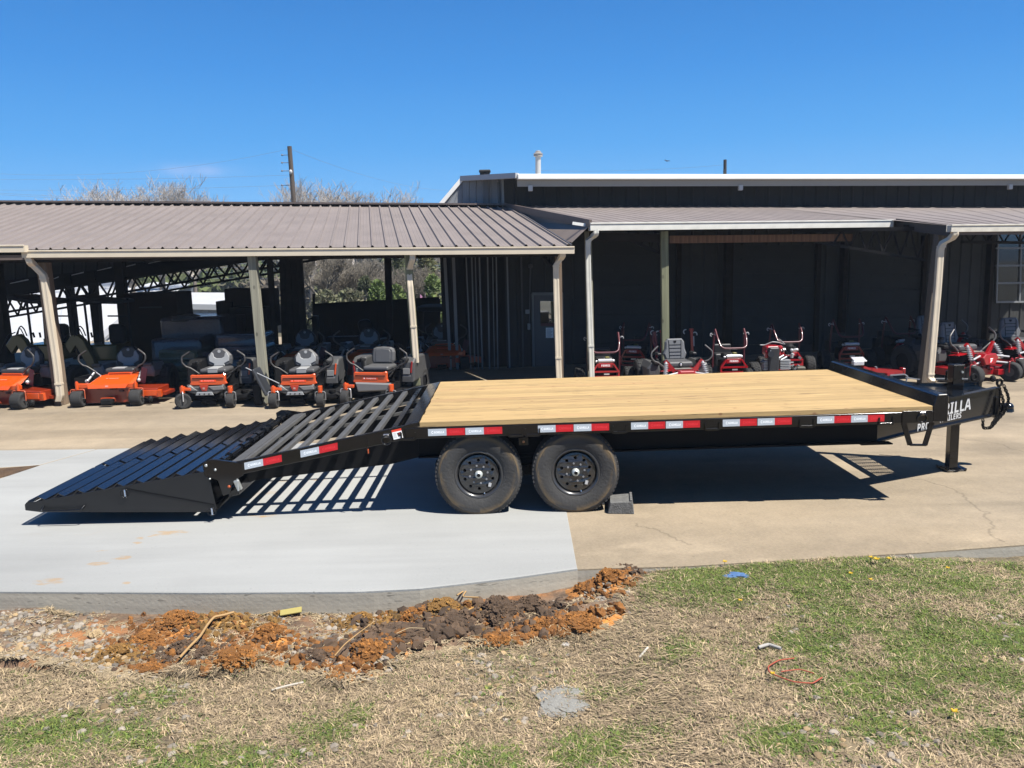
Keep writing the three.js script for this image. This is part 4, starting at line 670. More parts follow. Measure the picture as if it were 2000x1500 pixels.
  for (const [x, y] of [[-.298, .745], [4.502, .79]]) { nb().torus(x, y - .012, .016, .042, .008, .18, 0, 0, 20).mesh('tie_ring', black, T); nb().bx(x, y + .03, .012, .05, .03, .02, 0, 0, 0, .004).mesh('ring_clip', chrome, T); }
  nb().bx(-.478, .70, .004, .012, .12, .012).mesh('latch_strap', black, T); nb().bx(-.466, .636, .008, .011, .042, .01, 0, 0, 0, .003).mesh('latch_tab', mat(.7, .13, .03, .5), T);
  nb().beam(V(4.349, .74, -.02), V(4.417, .531, -.02), .045, .012, V(0, 0, 1)).beam(V(4.411, .529, -.02), V(4.557, .522, -.02), .045, .012).beam(V(4.552, .522, -.02), V(4.608, .735, -.02), .045, .012, V(0, 0, 1)).mesh('step', black, T);
  const treadM = black.clone(); treadM.clearcoat = 1; treadM.specularIntensity = 1;
  // ramps, a pair side by side
  for (let s = 0; s < 2; s++) {
    const R = sub('ramp', T, V(0, 0, -s * 1.235)), ty = x => .266 + (x + 3.5) * .139, W = 1.2;
    const prof = [[-3.575, .262], [-3.592, .24], [-3.592, .19], [-3.455, .168], [-1.885, .116], [-1.872, .16], [-1.905, .40], [-1.945, .495], [-3.5, .266]];
    for (const z of [0, -W + .014]) nb().ext(prof, z, .014, .002).mesh('side_plate', mat(.016, .0165, .018, .42, { map: mottle(.7, .4) }), R);
    nb().beam(V(-2.655, .362, .003), V(-1.88, .185, .003), .006, .008, V(0, 0, 1)).mesh('seam', blackMatt, R);
    for (let k = 0; k < 9; k++) { const x = -3.455 + k * .180, y = ty(x); nb().ext([[x - .055, y - .002], [x - .012, y + .040], [x + .046, y + .012], [x + .046, y + .004], [x - .010, y + .031], [x - .047, y - .004]], -.008, W - .016).mesh('tread_bar', treadM, R); }
    nb().ext([[-3.56, .235], [-3.5, .258], [-1.96, .472], [-1.96, .464], [-3.5, .25]], -.016, W - .032).mesh('bed_plate', blackMatt, R);
    nb().ext([[-3.592, .243], [-3.555, .28], [-3.545, .275], [-3.58, .235]], -.004, W - .008).mesh('tip_plate', black, R);
    nb().bx(-1.90, .15, -W / 2, .05, .05, W - .03).bx(-2.7, .20, -W / 2, .05, .05, W - .03).bx(-3.5, .21, -W / 2, .04, .04, W - .03).mesh('cross_tube', blackMatt, R);
    nb().bx(-1.925, .30, -W / 2, .01, .26, W - .03, 0, 0, .12).mesh('end_plate', blackMatt, R);
    for (const z of [-.3, -.6, -.9]) nb().ext([[-3.45, .255], [-3.45, .19], [-1.95, .14], [-1.95, .46]], z, .01).mesh('rib', blackMatt, R);
    if (s === 0) {
      nb().tube([V(-3.42, .222, .004), V(-3.43, .19, .035), V(-3.40, .188, .04), V(-3.12, .188, .04), V(-3.07, .195, .036), V(-3.05, .22, .004)], .008, 8, 40).mesh('handle', black, R);
      for (const [x, y] of [[-2.672, .325], [-1.905, .128]]) { nb().torus(x, y, .02, .036, .003, 0, .25, 0, 22).mesh('ring_pin', black, R); nb().cyl(V(x - .004, y + .03, .012), V(x + .002, y - .03, .02), .009, .009, 8).mesh('pin', chrome, R); }
    }
  }
  // wheels
  const tyreM = new THREE.MeshStandardMaterial({ roughness: .9, map: dataTex(512, 512, (u, v) => { const m = sstep(.36, .58, fbm(u * 14 + 3, v * 16, 5)) * sstep(.15, .2, v) * (1 - sstep(.25, .31, v)), n = .8 + .4 * (tnoise(u, v, 12, 4) - .5); return [n * lerp(.044, .15, m * .85), n * lerp(.043, .105, m * .85), n * lerp(.042, .055, m * .85)]; }), bumpMap: rep(grainN, .25, .5), bumpScale: .003 });
  const makeWheel = () => {   // axis along +z is the outer face, centre at origin
    const w = new THREE.Group(); w.name = 'wheel';
    const R = .395, hw = .118, pr = [[.212, .085], [.222, .098], [.235, .101], [.25, .108], [.285, .117], [.33, .118], [.352, .113], [.356, .115], [.372, .105], [.385, .094], [R, .08], [R + .001, .05], [R - .008, .047], [R - .008, .041], [R + .002, .038], [R + .002, .006], [R - .008, .003], [R - .008, -.003], [R + .002, -.006], [R + .002, -.038], [R - .008, -.041], [R - .008, -.047], [R + .001, -.05], [R, -.08], [.385, -.094], [.35, -.113], [.3, -.118], [.25, -.108], [.212, -.085]];
    const g = new THREE.LatheGeometry(pr.map(p => new THREE.Vector2(p[0], p[1])), 72); g.rotateX(Math.PI / 2); g.scale(1, 1, -1); g.rotateY(0);
    { const P = g.attributes.position; for (let i = 0; i < P.count; i++) if (P.getY(i) < -.371) { const over = -.371 - P.getY(i); P.setY(i, -.371); P.setZ(i, P.getZ(i) * (1 + over * 2.5)); } g.scale(1, 1, -1); g.computeVertexNormals(); }
    nb().add(g).mesh('tyre', tyreM, w, null, true);
    const lugs = nb(); // shoulder blocks
    for (let k = 0; k < 64; k++) { const a = k / 64 * 6.283; if (Math.sin(a) < -.9) continue; for (const s of [1, -1]) lugs.bx(Math.cos(a) * .389, Math.sin(a) * .389, s * .086, .014, .022, .024, 0, 0, a, 0); } stuff(lugs.mesh('tread_lugs', tyreM, w));
    const nutM = mat(.30, .30, .31, .4, { metalness: .5 }); const discM = paint(.03, .03, .032, .4, { roughnessMap: smudge }); const rimM = paint(.05, .05, .053, .32);
    nb().lathe([[.212, .098], [.220, .1], [.222, .094], [.212, .086], [.200, .084], [.192, .06], [.178, .045], [.172, .02], [.168, -.09]], 56, zAxis.clone().premultiply(new THREE.Matrix4().makeScale(1, 1, 1))).mesh('rim', rimM, w);
    const s = new THREE.Shape(); /* disc */ s.absarc(0, 0, .178, 0, Math.PI * 2); for (let k = 0; k < 10; k++) { const a = (k + .5) / 10 * 6.2832, h = new THREE.Path(); h.absarc(Math.cos(a) * .133, Math.sin(a) * .133, .0165, 0, Math.PI * 2, true); s.holes.push(h); } const hc = new THREE.Path(); hc.absarc(0, 0, .034, 0, Math.PI * 2, true); s.holes.push(hc);
    const dg = new THREE.ExtrudeGeometry(s, { depth: .006, bevelEnabled: true, bevelSize: .003, bevelThickness: .003, bevelSegments: 2, curveSegments: 28 });
    { const P = dg.attributes.position; for (let i = 0; i < P.count; i++) { const r = Math.hypot(P.getX(i), P.getY(i)); P.setZ(i, P.getZ(i) + .068 + .012 * sstep(.16, .1, r) - .012 * sstep(.105, .09, r)); } }
    nb().add(toCreasedNormals(dg, .5)).mesh('rim_disc', discM, w);
    nb().cyl(V(0, 0, -.09), V(0, 0, -.02), .165, .165, 40).mesh('brake_drum', blackMatt, w);
    nb().lathe([[0, .122], [.012, .122], [.014, .118], [.03, .11], [.036, .098], [.038, .06]], 24, zAxis).mesh('hub_cap', mat(.55, .58, .55, .35, { metalness: .5 }), w);
    nb().cyl(V(0, 0, .118), V(0, 0, .125), .017, .015, 16).mesh('hub_plug', blackMatt, w);
    for (let k = 0; k < 8; k++) { const a = k / 8 * 6.283 + .2; nb().cyl(V(Math.cos(a) * .083, Math.sin(a) * .083, .065), V(Math.cos(a) * .083, Math.sin(a) * .083, .09), .0105, .0095, 6).cyl(V(Math.cos(a) * .083, Math.sin(a) * .083, .09), V(Math.cos(a) * .083, Math.sin(a) * .083, .094), .005, .006, 8).mesh('lug_nut', nutM, w); }
    nb().bx(.098, -.10, .086, .026, .036, .003, 0, 0, -.25).mesh('sticker', mat(.75, .75, .75, .6), w);
    nb().cyl(V(.045, -.186, .05), V(.047, -.178, .09), .006, .006, 8).mesh('valve', chrome, w);
    return w;
  };
  const w0 = makeWheel();
  for (const [x, cy] of [[.512, .368], [1.395, .361]]) for (const near of [1, 0]) { const w = x < 1 && near ? w0 : w0.clone(); w.position.set(x, cy, near ? -.158 : -WD + .158); if (!near) w.rotation.y = Math.PI; T.add(w); }
  for (const x of [.512, 1.395]) nb().cyl(V(x, .365, -.28), V(x, .365, -2.16), .045, .045, 12).mesh('axle', blackMatt, T);
  for (const z of [-.36, -2.08]) nb().tube([V(.1, .42, z), V(.5, .33, z), V(.93, .43, z)], .03, 6).tube([V(.95, .43, z), V(1.4, .325, z), V(1.8, .42, z)], .03, 6).mesh('leaf_spring', blackMatt, T);
  // tongue
  const tz = x => -.40 - (x - 4.25) * (.65 / 1.55), tb = x => x < 4.6 ? lerp(.474, .506, (x - 4.25) / .35) : lerp(.506, .567, (x - 4.6) / 1.2), tt = x => lerp(.745, .846, (x - 4.25) / 1.55);
  for (const s of [0, 1]) {
    const zz = x => s ? -WD - tz(x) : tz(x), b = nb(), xs = [4.25, 4.6, 5.2, 5.8];
    for (let k = 0; k < 3; k++) { const a = xs[k], c = xs[k + 1]; b.quad(V(a, tb(a), zz(a)), V(c, tb(c), zz(c)), V(c, tt(c), zz(c)), V(a, tt(a), zz(a))); const i = s ? .014 : -.014; b.quad(V(a, tb(a), zz(a) + i), V(c, tb(c), zz(c) + i), V(c, tt(c), zz(c) + i), V(a, tt(a), zz(a) + i)); }
    for (let k = 0; k < 3; k++) { const a = xs[k], c = xs[k + 1]; b.beam(V(a, tb(a), zz(a)), V(c, tb(c), zz(c)), .07, .014).beam(V(a, tt(a), zz(a)), V(c, tt(c), zz(c)), .058, .014); }
    b.beam(V(5.795, tb(5.8), zz(5.795)), V(5.795, tt(5.8), zz(5.795)), .08, .012, V(0, 0, 1)); b.mesh('tongue_beam', paint(.012, .012, .013, .32, { roughnessMap: smudge }), T);
  }
  // lettering on the near tongue beam
  const ang = Math.atan2(.65, 1.55), white = mat(.82, .82, .82, .6);
  const word = (txt, size, xEnd, up, name, m = white) => {
    const g = new TextGeometry(txt, { font, size, depth: .002, curveSegments: 5, bevelEnabled: false }); g.computeBoundingBox(); const w = g.boundingBox.max.x;
    g.applyMatrix4(new THREE.Matrix4().set(1, .14, 0, -w, 0, 1, 0, 0, 0, 0, 1, 0, 0, 0, 0, 1)); g.scale(.86, 1, 1);
    const o = new THREE.Mesh(fixGeo(g), m); o.name = name; o.castShadow = true; const x = xEnd; o.position.set(x, lerp(tb(x), tt(x), up), tz(x) + .003); o.rotation.set(0, ang, Math.atan((.101 / 1.55) * .97), 'YZX'); T.add(o);
  };
  word('GORILLA', .118, 5.45, .40, 'lettering'); word('TRAILERS', .058, 5.33, .155, 'lettering'); word('PRO', .075, 4.93, -.01, 'lettering');
  nb().beam(V(4.9, .70, -.72), V(4.9, .70, -1.72), .06, .06).beam(V(5.25, .72, -.87), V(5.25, .72, -1.57), .05, .05).mesh('tongue_cross_member', blackMatt, T);
  { const b = nb(); for (let k = 0; k < 14; k++) { const x = 4.93 + k * .023; b.beam(V(x, .775, tz(x) - .04), V(x, .775, -WD - tz(x) + .04), .006, .01); } for (let k = 0; k < 6; k++) { const z = -.88 - k * .136; b.beam(V(4.92, .772, z), V(5.24, .772, z), .03, .012); } b.mesh('mesh_tray', blackMatt, T); }
  { const s = new THREE.Shape([[5.25, -tz(5.25) + .02], [5.8, -tz(5.8) + .02], [5.8, WD + tz(5.8) - .02], [5.25, WD + tz(5.25) - .02]].map(p => new THREE.Vector2(...p))); const h = new THREE.Path(); h.absellipse(5.62, 1.05, .05, .03, 0, 6.283, true); s.holes.push(h); const g = new THREE.ExtrudeGeometry(s, { depth: .008, bevelEnabled: false }); g.rotateX(-Math.PI / 2); g.translate(0, .80, 0); nb().add(g).mesh('tongue_plate', black, T); }
  // jack between the beams
  const J = sub('jack', T, V(5.46, 0, -1.22));
  nb().mm(-.058, .058, .70, 1.068, .058, -.058, .006).mesh('housing', black, J); nb().mm(-.060, .060, 1.06, 1.075, .06, -.06, .004).mesh('cap', black, J); nb().mm(-.056, .056, .46, .72, .056, -.056, .004).mesh('sleeve', black, J);
  nb().mm(-.046, .046, -.02, .58, .046, -.046, .006).mesh('leg', black, J); nb().mm(-.11, .11, -.046, -.03, .10, -.10, .004).bx(-.095, -.03, 0, .04, .012, .2, 0, 0, -.5).bx(.095, -.03, 0, .04, .012, .2, 0, 0, .5).mesh('foot', black, J);
  nb().cyl(V(.03, 1.0, .05), V(.03, 1.0, .075), .012, .012, 8).cyl(V(.04, .93, .05), V(.04, .93, .065), .009, .009, 8).each('bolt', zinc, J);
  nb().mm(-.052, .052, .44, .47, .052, -.052, .004).bx(0, .5, .058, .05, .012, .02).mesh('collar', black, J);
  nb().cyl(V(.0, .98, -.055), V(.0, .98, -.18), .008, .008, 8).cyl(V(0, .98, -.18), V(.0, .88, -.19), .012, .012, 8).mesh('crank', black, J);
  // coupler and safety chains
  const C = sub('coupler', T, V(5.8, .62, -1.22));
  nb().bx(-.01, .02, 0, .03, .22, .4, 0, 0, 0, .004).mesh('nose_plate', black, C);
  nb().cyl(V(.0, .0, 0), V(.16, -.01, 0), .055, .034, 16).bx(.08, .045, 0, .14, .012, .06, 0, 0, -.25).mesh('neck', blackMatt, C);
  nb().ball(.225, -.012, 0, .055, .045, .055, 18).cyl(V(.225, -.06, 0), V(.225, -.03, 0), .06, .055, 18).mesh('ball_cup', black, C); nb().bx(.17, -.062, 0, .16, .012, .09, 0, 0, -.08, .003).bx(.09, .06, 0, .04, .04, .03, 0, 0, .4).mesh('latch', chrome, C);
  const chain = (pts, n) => { const c = new THREE.CatmullRomCurve3(pts), b = nb(); for (let k = 0; k <= n; k++) { const p = c.getPointAt(k / n), t = c.getTangentAt(k / n); const g = new THREE.TorusGeometry(.0145, .0048, 6, 12); g.scale(1.45, .9, 1); const q = new THREE.Quaternion().setFromUnitVectors(V(1, 0, 0), t).multiply(new THREE.Quaternion().setFromAxisAngle(V(1, 0, 0), k % 2 ? 1.57 : 0)); g.applyQuaternion(q); g.translate(p.x, p.y, p.z); b.add(g); } b.mesh('safety_chain', blackMatt, T); };
  chain([V(5.84, .86, -1.0), V(5.87, .74, -.97), V(5.83, .62, -.95), V(5.76, .54, -.94), V(5.68, .46, -.93), V(5.61, .46, -.93), V(5.60, .53, -.93)], 30);
  chain([V(5.82, .84, -1.06), V(5.85, .7, -1.02), V(5.82, .6, -1.0), V(5.74, .50, -.99), V(5.72, .45, -.99)], 20);
  chain([V(5.80, .84, -1.4), V(5.83, .7, -1.45), V(5.78, .58, -1.45)], 11);
  for (const [x, y, z] of [[5.80, .90, -1.02], [5.74, .905, -1.38]]) nb().torus(x, y, z, .032, .013, 0, .3, 0, 18).mesh('chain_hook', blackMatt, T);
  nb().cyl(V(5.45, .86, -1.6), V(5.72, .87, -1.45), .016, .016, 8).bx(5.6, .87, -1.52, .1, .02, .04).mesh('plug_cable', mat(.2, .2, .2, .4), T);
}
// wheel block on the ground by the front tyre
{
  const p = gp(1213, 1004), o = thing('wheel_chock', 'scuffed dark grey rubber block wedged in front of the trailer tyre', 'wheel chock', V(p.x, 0, p.z - .02), -.12);
  const m = mat(.26, .26, .25, .9, { map: mottle(.45, .15), bumpMap: rep(grainN, .2, .2), bumpScale: .006 });
  nb().ext([[-.12, .0], [-.095, .105], [.105, .118], [.12, .0]], .02, .27, .006).mesh('block', m, o);
  nb().bx(.093, .122, -.115, .022, .022, .26, 0, 0, 0, .004).mesh('ridge', m, o);
}
// ---------------------------------------------------------------- mowers
const orange = paint(.95, .115, .008, .38), red = paint(.52, .008, .016, .3), greyPl = mat(.115, .115, .115, .5, { map: mottle(.75, .4) }), greyPlL = mat(.27, .27, .27, .5), rubber = mat(.045, .045, .045, .9, { map: mottle(.55, .2), bumpMap: rep(grainN, .15, .15), bumpScale: .003 });
const seatDk = mat(.10, .10, .105, .55), seatLt = mat(.46, .47, .475, .6), seatBk = mat(.022, .023, .026, .5), blackPl = matt(.02, .02, .021, .6), leverM = mat(.075, .07, .066, .45);
const silver = mat(.62, .62, .63, .3, { metalness: .6 });
const tyreProf = (R, W, ri) => [[ri, W * .42], [R * .8, W * .5], [R * .93, W * .47], [R, W * .36], [R * 1.005, 0], [R, -W * .36], [R * .93, -W * .47], [R * .8, -W * .5], [ri, -W * .42]];
function caster(o, x, z, R, W, steer, top, postM, forkM) {
  const c = sub('caster', o, V(x, 0, z), [0, steer, 0]);
  nb().lathe(tyreProf(R, W, R * .45), 30, mv(0, R, 0, xAxis)).mesh('tyre', rubber, c);
  nb().cyl(V(-W * .4, R, 0), V(W * .4, R, 0), R * .46, R * .46, 16).cyl(V(-W * .62, R, 0), V(W * .62, R, 0), .012, .012, 8).mesh('hub', mat(.08, .08, .08, .5), c);
  const y = R * 2 + .022, w = W * .5 + .02; nb().tube([V(-w, R, 0), V(-w, y - .02, 0), V(-w + .02, y, 0), V(w - .02, y, 0), V(w, y - .02, 0), V(w, R, 0)], .0095, 6, 40, false, .05).mesh('fork', forkM, c);
  nb().cyl(V(0, y, 0), V(0, top, 0), .028, .028, 14).cyl(V(0, top, 0), V(0, top + .018, 0), .02, .015, 10).mesh('spindle', postM, c);
}
function rearWheel(o, x, z, R, W) {
  const c = sub('rear_wheel', o, V(x, R, z));
  nb().lathe(tyreProf(R, W, R * .5), 32, xAxis).mesh('tyre', rubber, c);
  const l = nb(); for (let k = 0; k < 22; k++) for (let q = 0; q < 3; q++) { const a = (k + (q & 1) * .5) / 22 * 6.283; l.bx((q - 1) * W * .28, Math.cos(a) * R, Math.sin(a) * R, W * .2, .02, R * .16, a, 0, 0, .003); } stuff(l.mesh('tread_lugs', rubber, c));
  nb().cyl(V(-W * .3, 0, 0), V(W * .3, 0, 0), R * .52, R * .52, 20).mesh('rim', blackPl, c);
}
function lapBars(o, w, z, y0, h, m = leverM, ang = 0) {
  for (const s of [-1, 1]) {
    const l = sub('lever', o, V());
    nb().tube([V(s * (w - .10), y0, z + .02), V(s * (w + .03), y0 + .10, z + .04), V(s * (w + .10), y0 + .13, z + .05), V(s * (w + .155), y0 + .20, z + .06), V(s * (w + .15), y0 + .29, z + .05), V(s * (w + .03), y0 + h, z + .02)], .0145, 8, 40, false, .3).mesh('bar', m, l);
    nb().cyl(V(s * (w - .18), y0 - .09, z - .02), V(s * (w - .06), y0 + .035, z + .03), .0105, .0105, 8).mesh('rod', silver, l);
  }
}
const text2 = (txt, fg, bg, w = 512, h = 96, f = 'bold 80px sans-serif', it = 0) => canvasTex(w, h, (c, W, H) => { c.fillStyle = bg; c.fillRect(0, 0, W, H); c.fillStyle = fg; c.font = f; c.textAlign = 'center'; c.textBaseline = 'middle'; c.transform(1, 0, it, 1, -it * H / 2, 0); c.fillText(txt, W / 2, H * .53); });
function decal(parent, tex, p, w, h, rot = [0, 0, 0], name = 'lettering', rough = .4) { const o = new THREE.Mesh(new THREE.PlaneGeometry(w, h), new THREE.MeshStandardMaterial({ map: tex, roughness: rough, side: THREE.DoubleSide })); o.name = name; o.position.copy(p); o.rotation.set(...rot); o.receiveShadow = true; parent.add(o); return o; }
const huskTex = canvasTex(512, 80, (c, W, H) => { c.fillStyle = '#ef4a0c'; c.fillRect(0, 0, W, H); c.fillStyle = '#ff8a86'; c.font = 'bold 62px sans-serif'; c.textAlign = 'center'; c.textBaseline = 'middle'; c.fillText('Husqvarna', W / 2 + 36, H / 2); c.lineWidth = 7; c.strokeStyle = '#ff8a86'; c.beginPath(); c.arc(62, 40, 24, 0, 6.3); c.stroke(); c.fillText('H', 62, 42); });
const huskTexW = canvasTex(512, 80, (c, W, H) => { c.fillStyle = '#ef4a0c'; c.fillRect(0, 0, W, H); c.fillStyle = '#fff4ee'; c.font = 'bold 62px sans-serif'; c.textAlign = 'center'; c.textBaseline = 'middle'; c.fillText('Husqvarna', W / 2 + 36, H / 2); c.beginPath(); c.arc(62, 40, 28, 0, 6.3); c.fill(); });
function seatBack(o, y, z, w, h, two, dk, lt, tilt = -.16) {
  const g = sub('seat_back', o, V(0, y, z), [tilt, 0, 0]);
  const outl = k => [[-.36 * k, 0], [-.47 * k, .12], [-.5 * k, .40], [-.47 * k, .62], [-.36 * k, .78], [-.24 * k, .93], [-.15 * k, 1], [.15 * k, 1], [.24 * k, .93], [.36 * k, .78], [.47 * k, .62], [.5 * k, .40], [.47 * k, .12], [.36 * k, 0]].map(p => [p[0] * w, p[1] * h]);
  const plain = [[-.42, 0], [-.49, .2], [-.49, .7], [-.44, .9], [-.3, .99], [0, 1.02], [.3, .99], [.44, .9], [.49, .7], [.49, .2], [.42, 0]].map(p => [p[0] * w, p[1] * h]);
  nb().ext(two ? outl(1) : plain, .05, .1, .03).mesh('cushion', dk, g);
  if (two) { nb().ext([[-.22, .02], [-.2, .14], [-.4, .28], [-.41, .52], [-.30, .78], [-.235, .72], [-.2, .52], [-.1, .44], [.1, .44], [.2, .52], [.235, .72], [.30, .78], [.41, .52], [.4, .28], [.2, .14], [.22, .02]].map(p => [p[0] * w, p[1] * h]), .064, .03, .007).mesh('insert', lt, g); nb().cyl(V(0, h * .82, .05), V(0, h * .82, .056), .026, .026, 16).mesh('emblem', lt, g); }
  else nb().ext([[-.3, .08], [-.34, .3], [-.34, .72], [-.28, .86], [0, .9], [.28, .86], [.34, .72], [.34, .3], [.3, .08]].map(p => [p[0] * w, p[1] * h]), .058, .03, .012).mesh('insert', dk, g);
  return g;
}
// small residential rider: two caster wheels, grey nose bar, orange apron
function smallMower(label, plain) {
  const o = thing('riding_mower', label, 'mower', V(), 0, 'small orange riding mowers');
  caster(o, -.40, 0, .125, .13, plain ? 0 : 0, .355, orange, silver); caster(o, .36, 0, .115, .125, .06, .33, orange, greyPlL);
  nb().bx(-.40, .30, -.02, .07, .11, .08, 0, 0, 0, .012).bx(-.32, .31, -.02, .12, .05, .06, 0, 0, 0, .01).bx(.36, .29, -.02, .065, .12, .08, 0, 0, 0, .012).mesh('caster_arm', orange, o);
  nb().bx(-.1, .26, -.12, .78, .07, .09, 0, 0, 0, .01).bx(-.3, .26, -.5, .07, .09, .9).bx(.26, .26, -.5, .07, .09, .9).mesh('frame', blackPl, o);
  nb().ext([[-.28, .515], [-.26, .53], [-.2, .525], [.2, .525], [.26, .545], [.28, .53], [.28, .42], [.30, .385], [.255, .36], [-.255, .36], [-.30, .375], [-.28, .41]], -.06, .05, .008).mesh('apron', orange, o);
  nb().bx(0, .50, -.32, .5, .012, .55, .1).mesh('footplate', blackPl, o);
  decal(o, plain ? huskTexW : huskTex, V(.0, .435, -.055), .26, .036);
  if (!plain) {
    nb().ext([[-.33, .375], [-.28, .375], [-.24, .345], [.2, .345], [.24, .375], [.26, .365], [.275, .29], [.14, .225], [-.2, .225], [-.34, .27]], -.01, .1, .014).mesh('nose_bar', greyPl, o);
    nb().ext([[-.31, .36], [-.25, .352], [-.16, .285], [-.29, .285]], 0, .03, .006).ext([[.22, .355], [.25, .35], [.262, .295], [.09, .285], [.02, .345]], 0, .03, .006).mesh('nose_panel', greyPlL, o);
    nb().ext([[-.12, .365], [.02, .365], [-.01, .275], [-.08, .275]], .012, .03, .005).mesh('badge', mat(.62, .06, .03, .4), o); nb().bx(-.05, .32, .016, .035, .03, .004).mesh('emblem', mat(.7, .4, .35, .5), o);
    nb().ext([[-.165, .262], [.075, .262], [.1, .21], [-.19, .21]], .02, .02, .005).mesh('plate', mat(.42, .44, .46, .4), o); nb().ball(-.12, .232, .022, .011).ball(-.045, .232, .022, .011).ball(.03, .232, .022, .011).mesh('hole', blackPl, o);
  } else {
    nb().ext([[-.24, .37], [.34, .36], [.36, .25], [-.2, .22]], -.0, .1, .02).mesh('nose_bar', greyPlL, o);
  }
  nb().bx(.08, .135, -.62, 1.05, .13, .75, 0, 0, 0, .05).bx(-.05, .10, -.16, .24, .1, .12, 0, 0, 0, .03).bx(.0, .06, -.14, .16, .06, .1, 0, 0, 0, .02).mesh('mower_deck', blackPl, o);
  nb().bx(.68, .13, -.45, .28, .03, .42, 0, 0, -.3, .012).bx(.60, .17, -.5, .2, .1, .35, 0, 0, -.15, .03).cyl(V(.5, .2, -.3), V(.5, .24, -.3), .06, .06, 14).mesh('chute', blackPl, o);
  for (const s of [-1, 1]) {
    rearWheel(o, s * .46, -1.15, .235, .19);
    const f = nb(), e = [[0, .33], [-.02, .60], [-.12, .665], [-.45, .68], [-.75, .65], [-.85, .45], [-.6, .35]];
    f.add(new THREE.ExtrudeGeometry(new THREE.Shape(e.map(p => new THREE.Vector2(-p[0], p[1]))), { depth: .17, bevelEnabled: true, bevelSize: .03, bevelThickness: .03, bevelSegments: 2 }), new THREE.Matrix4().makeRotationY(Math.PI / 2).setPosition(s * .43 - .085, 0, -.62)); f.mesh('fender', s > 0 || plain ? greyPl : blackPl, o);
    if (s > 0 || plain) nb().bx(s * .5, .54, -.598, .028, .19, .012, -.05, 0, -s * .12, .006).mesh('fender_stripe', plain ? mat(.45, .02, .015, .4) : orange, o);
    if (s > 0 || plain) nb().bx(s * .41, .47, -.60, .12, .10, .02, -.1, 0, 0, .01).bx(s * .42, .39, -.61, .15, .05, .03, 0, 0, 0, .01).mesh('fender_panel', greyPlL, o);
    nb().bx(s * .38, .645, -.66, .12, .06, .16, 0, 0, 0, .02).ball(s * .36, .67, -.6, .03).bx(s * .33, .58, -.58, .05, .16, .05, 0, 0, 0, .01).mesh('control_pod', blackPl, o);
  }
  nb().bx(0, .50, -.55, .42, .06, .35).bx(0, .40, -.9, .6, .22, .6).mesh('seat_base', blackPl, o);
  const st = sub('seat', o, V(0, .552, -.50)); nb().bx(0, 0, 0, .44, .085, .42, 0, 0, 0, .038).mesh('cushion', plain ? mat(.13, .13, .132, .5) : seatDk, st);
  if (!plain) nb().bx(.0, .036, .07, .17, .03, .30, 0, 0, 0, .01).bx(0, .01, .214, .16, .07, .012, 0, 0, 0, .005).mesh('insert', seatLt, st);
  seatBack(o, .585, -.67, plain ? .40 : .415, plain ? .28 : .30, !plain, plain ? mat(.13, .13, .132, .5) : seatDk, seatLt);
  lapBars(o, .355, -.42, .50, .37);
  return o;
}
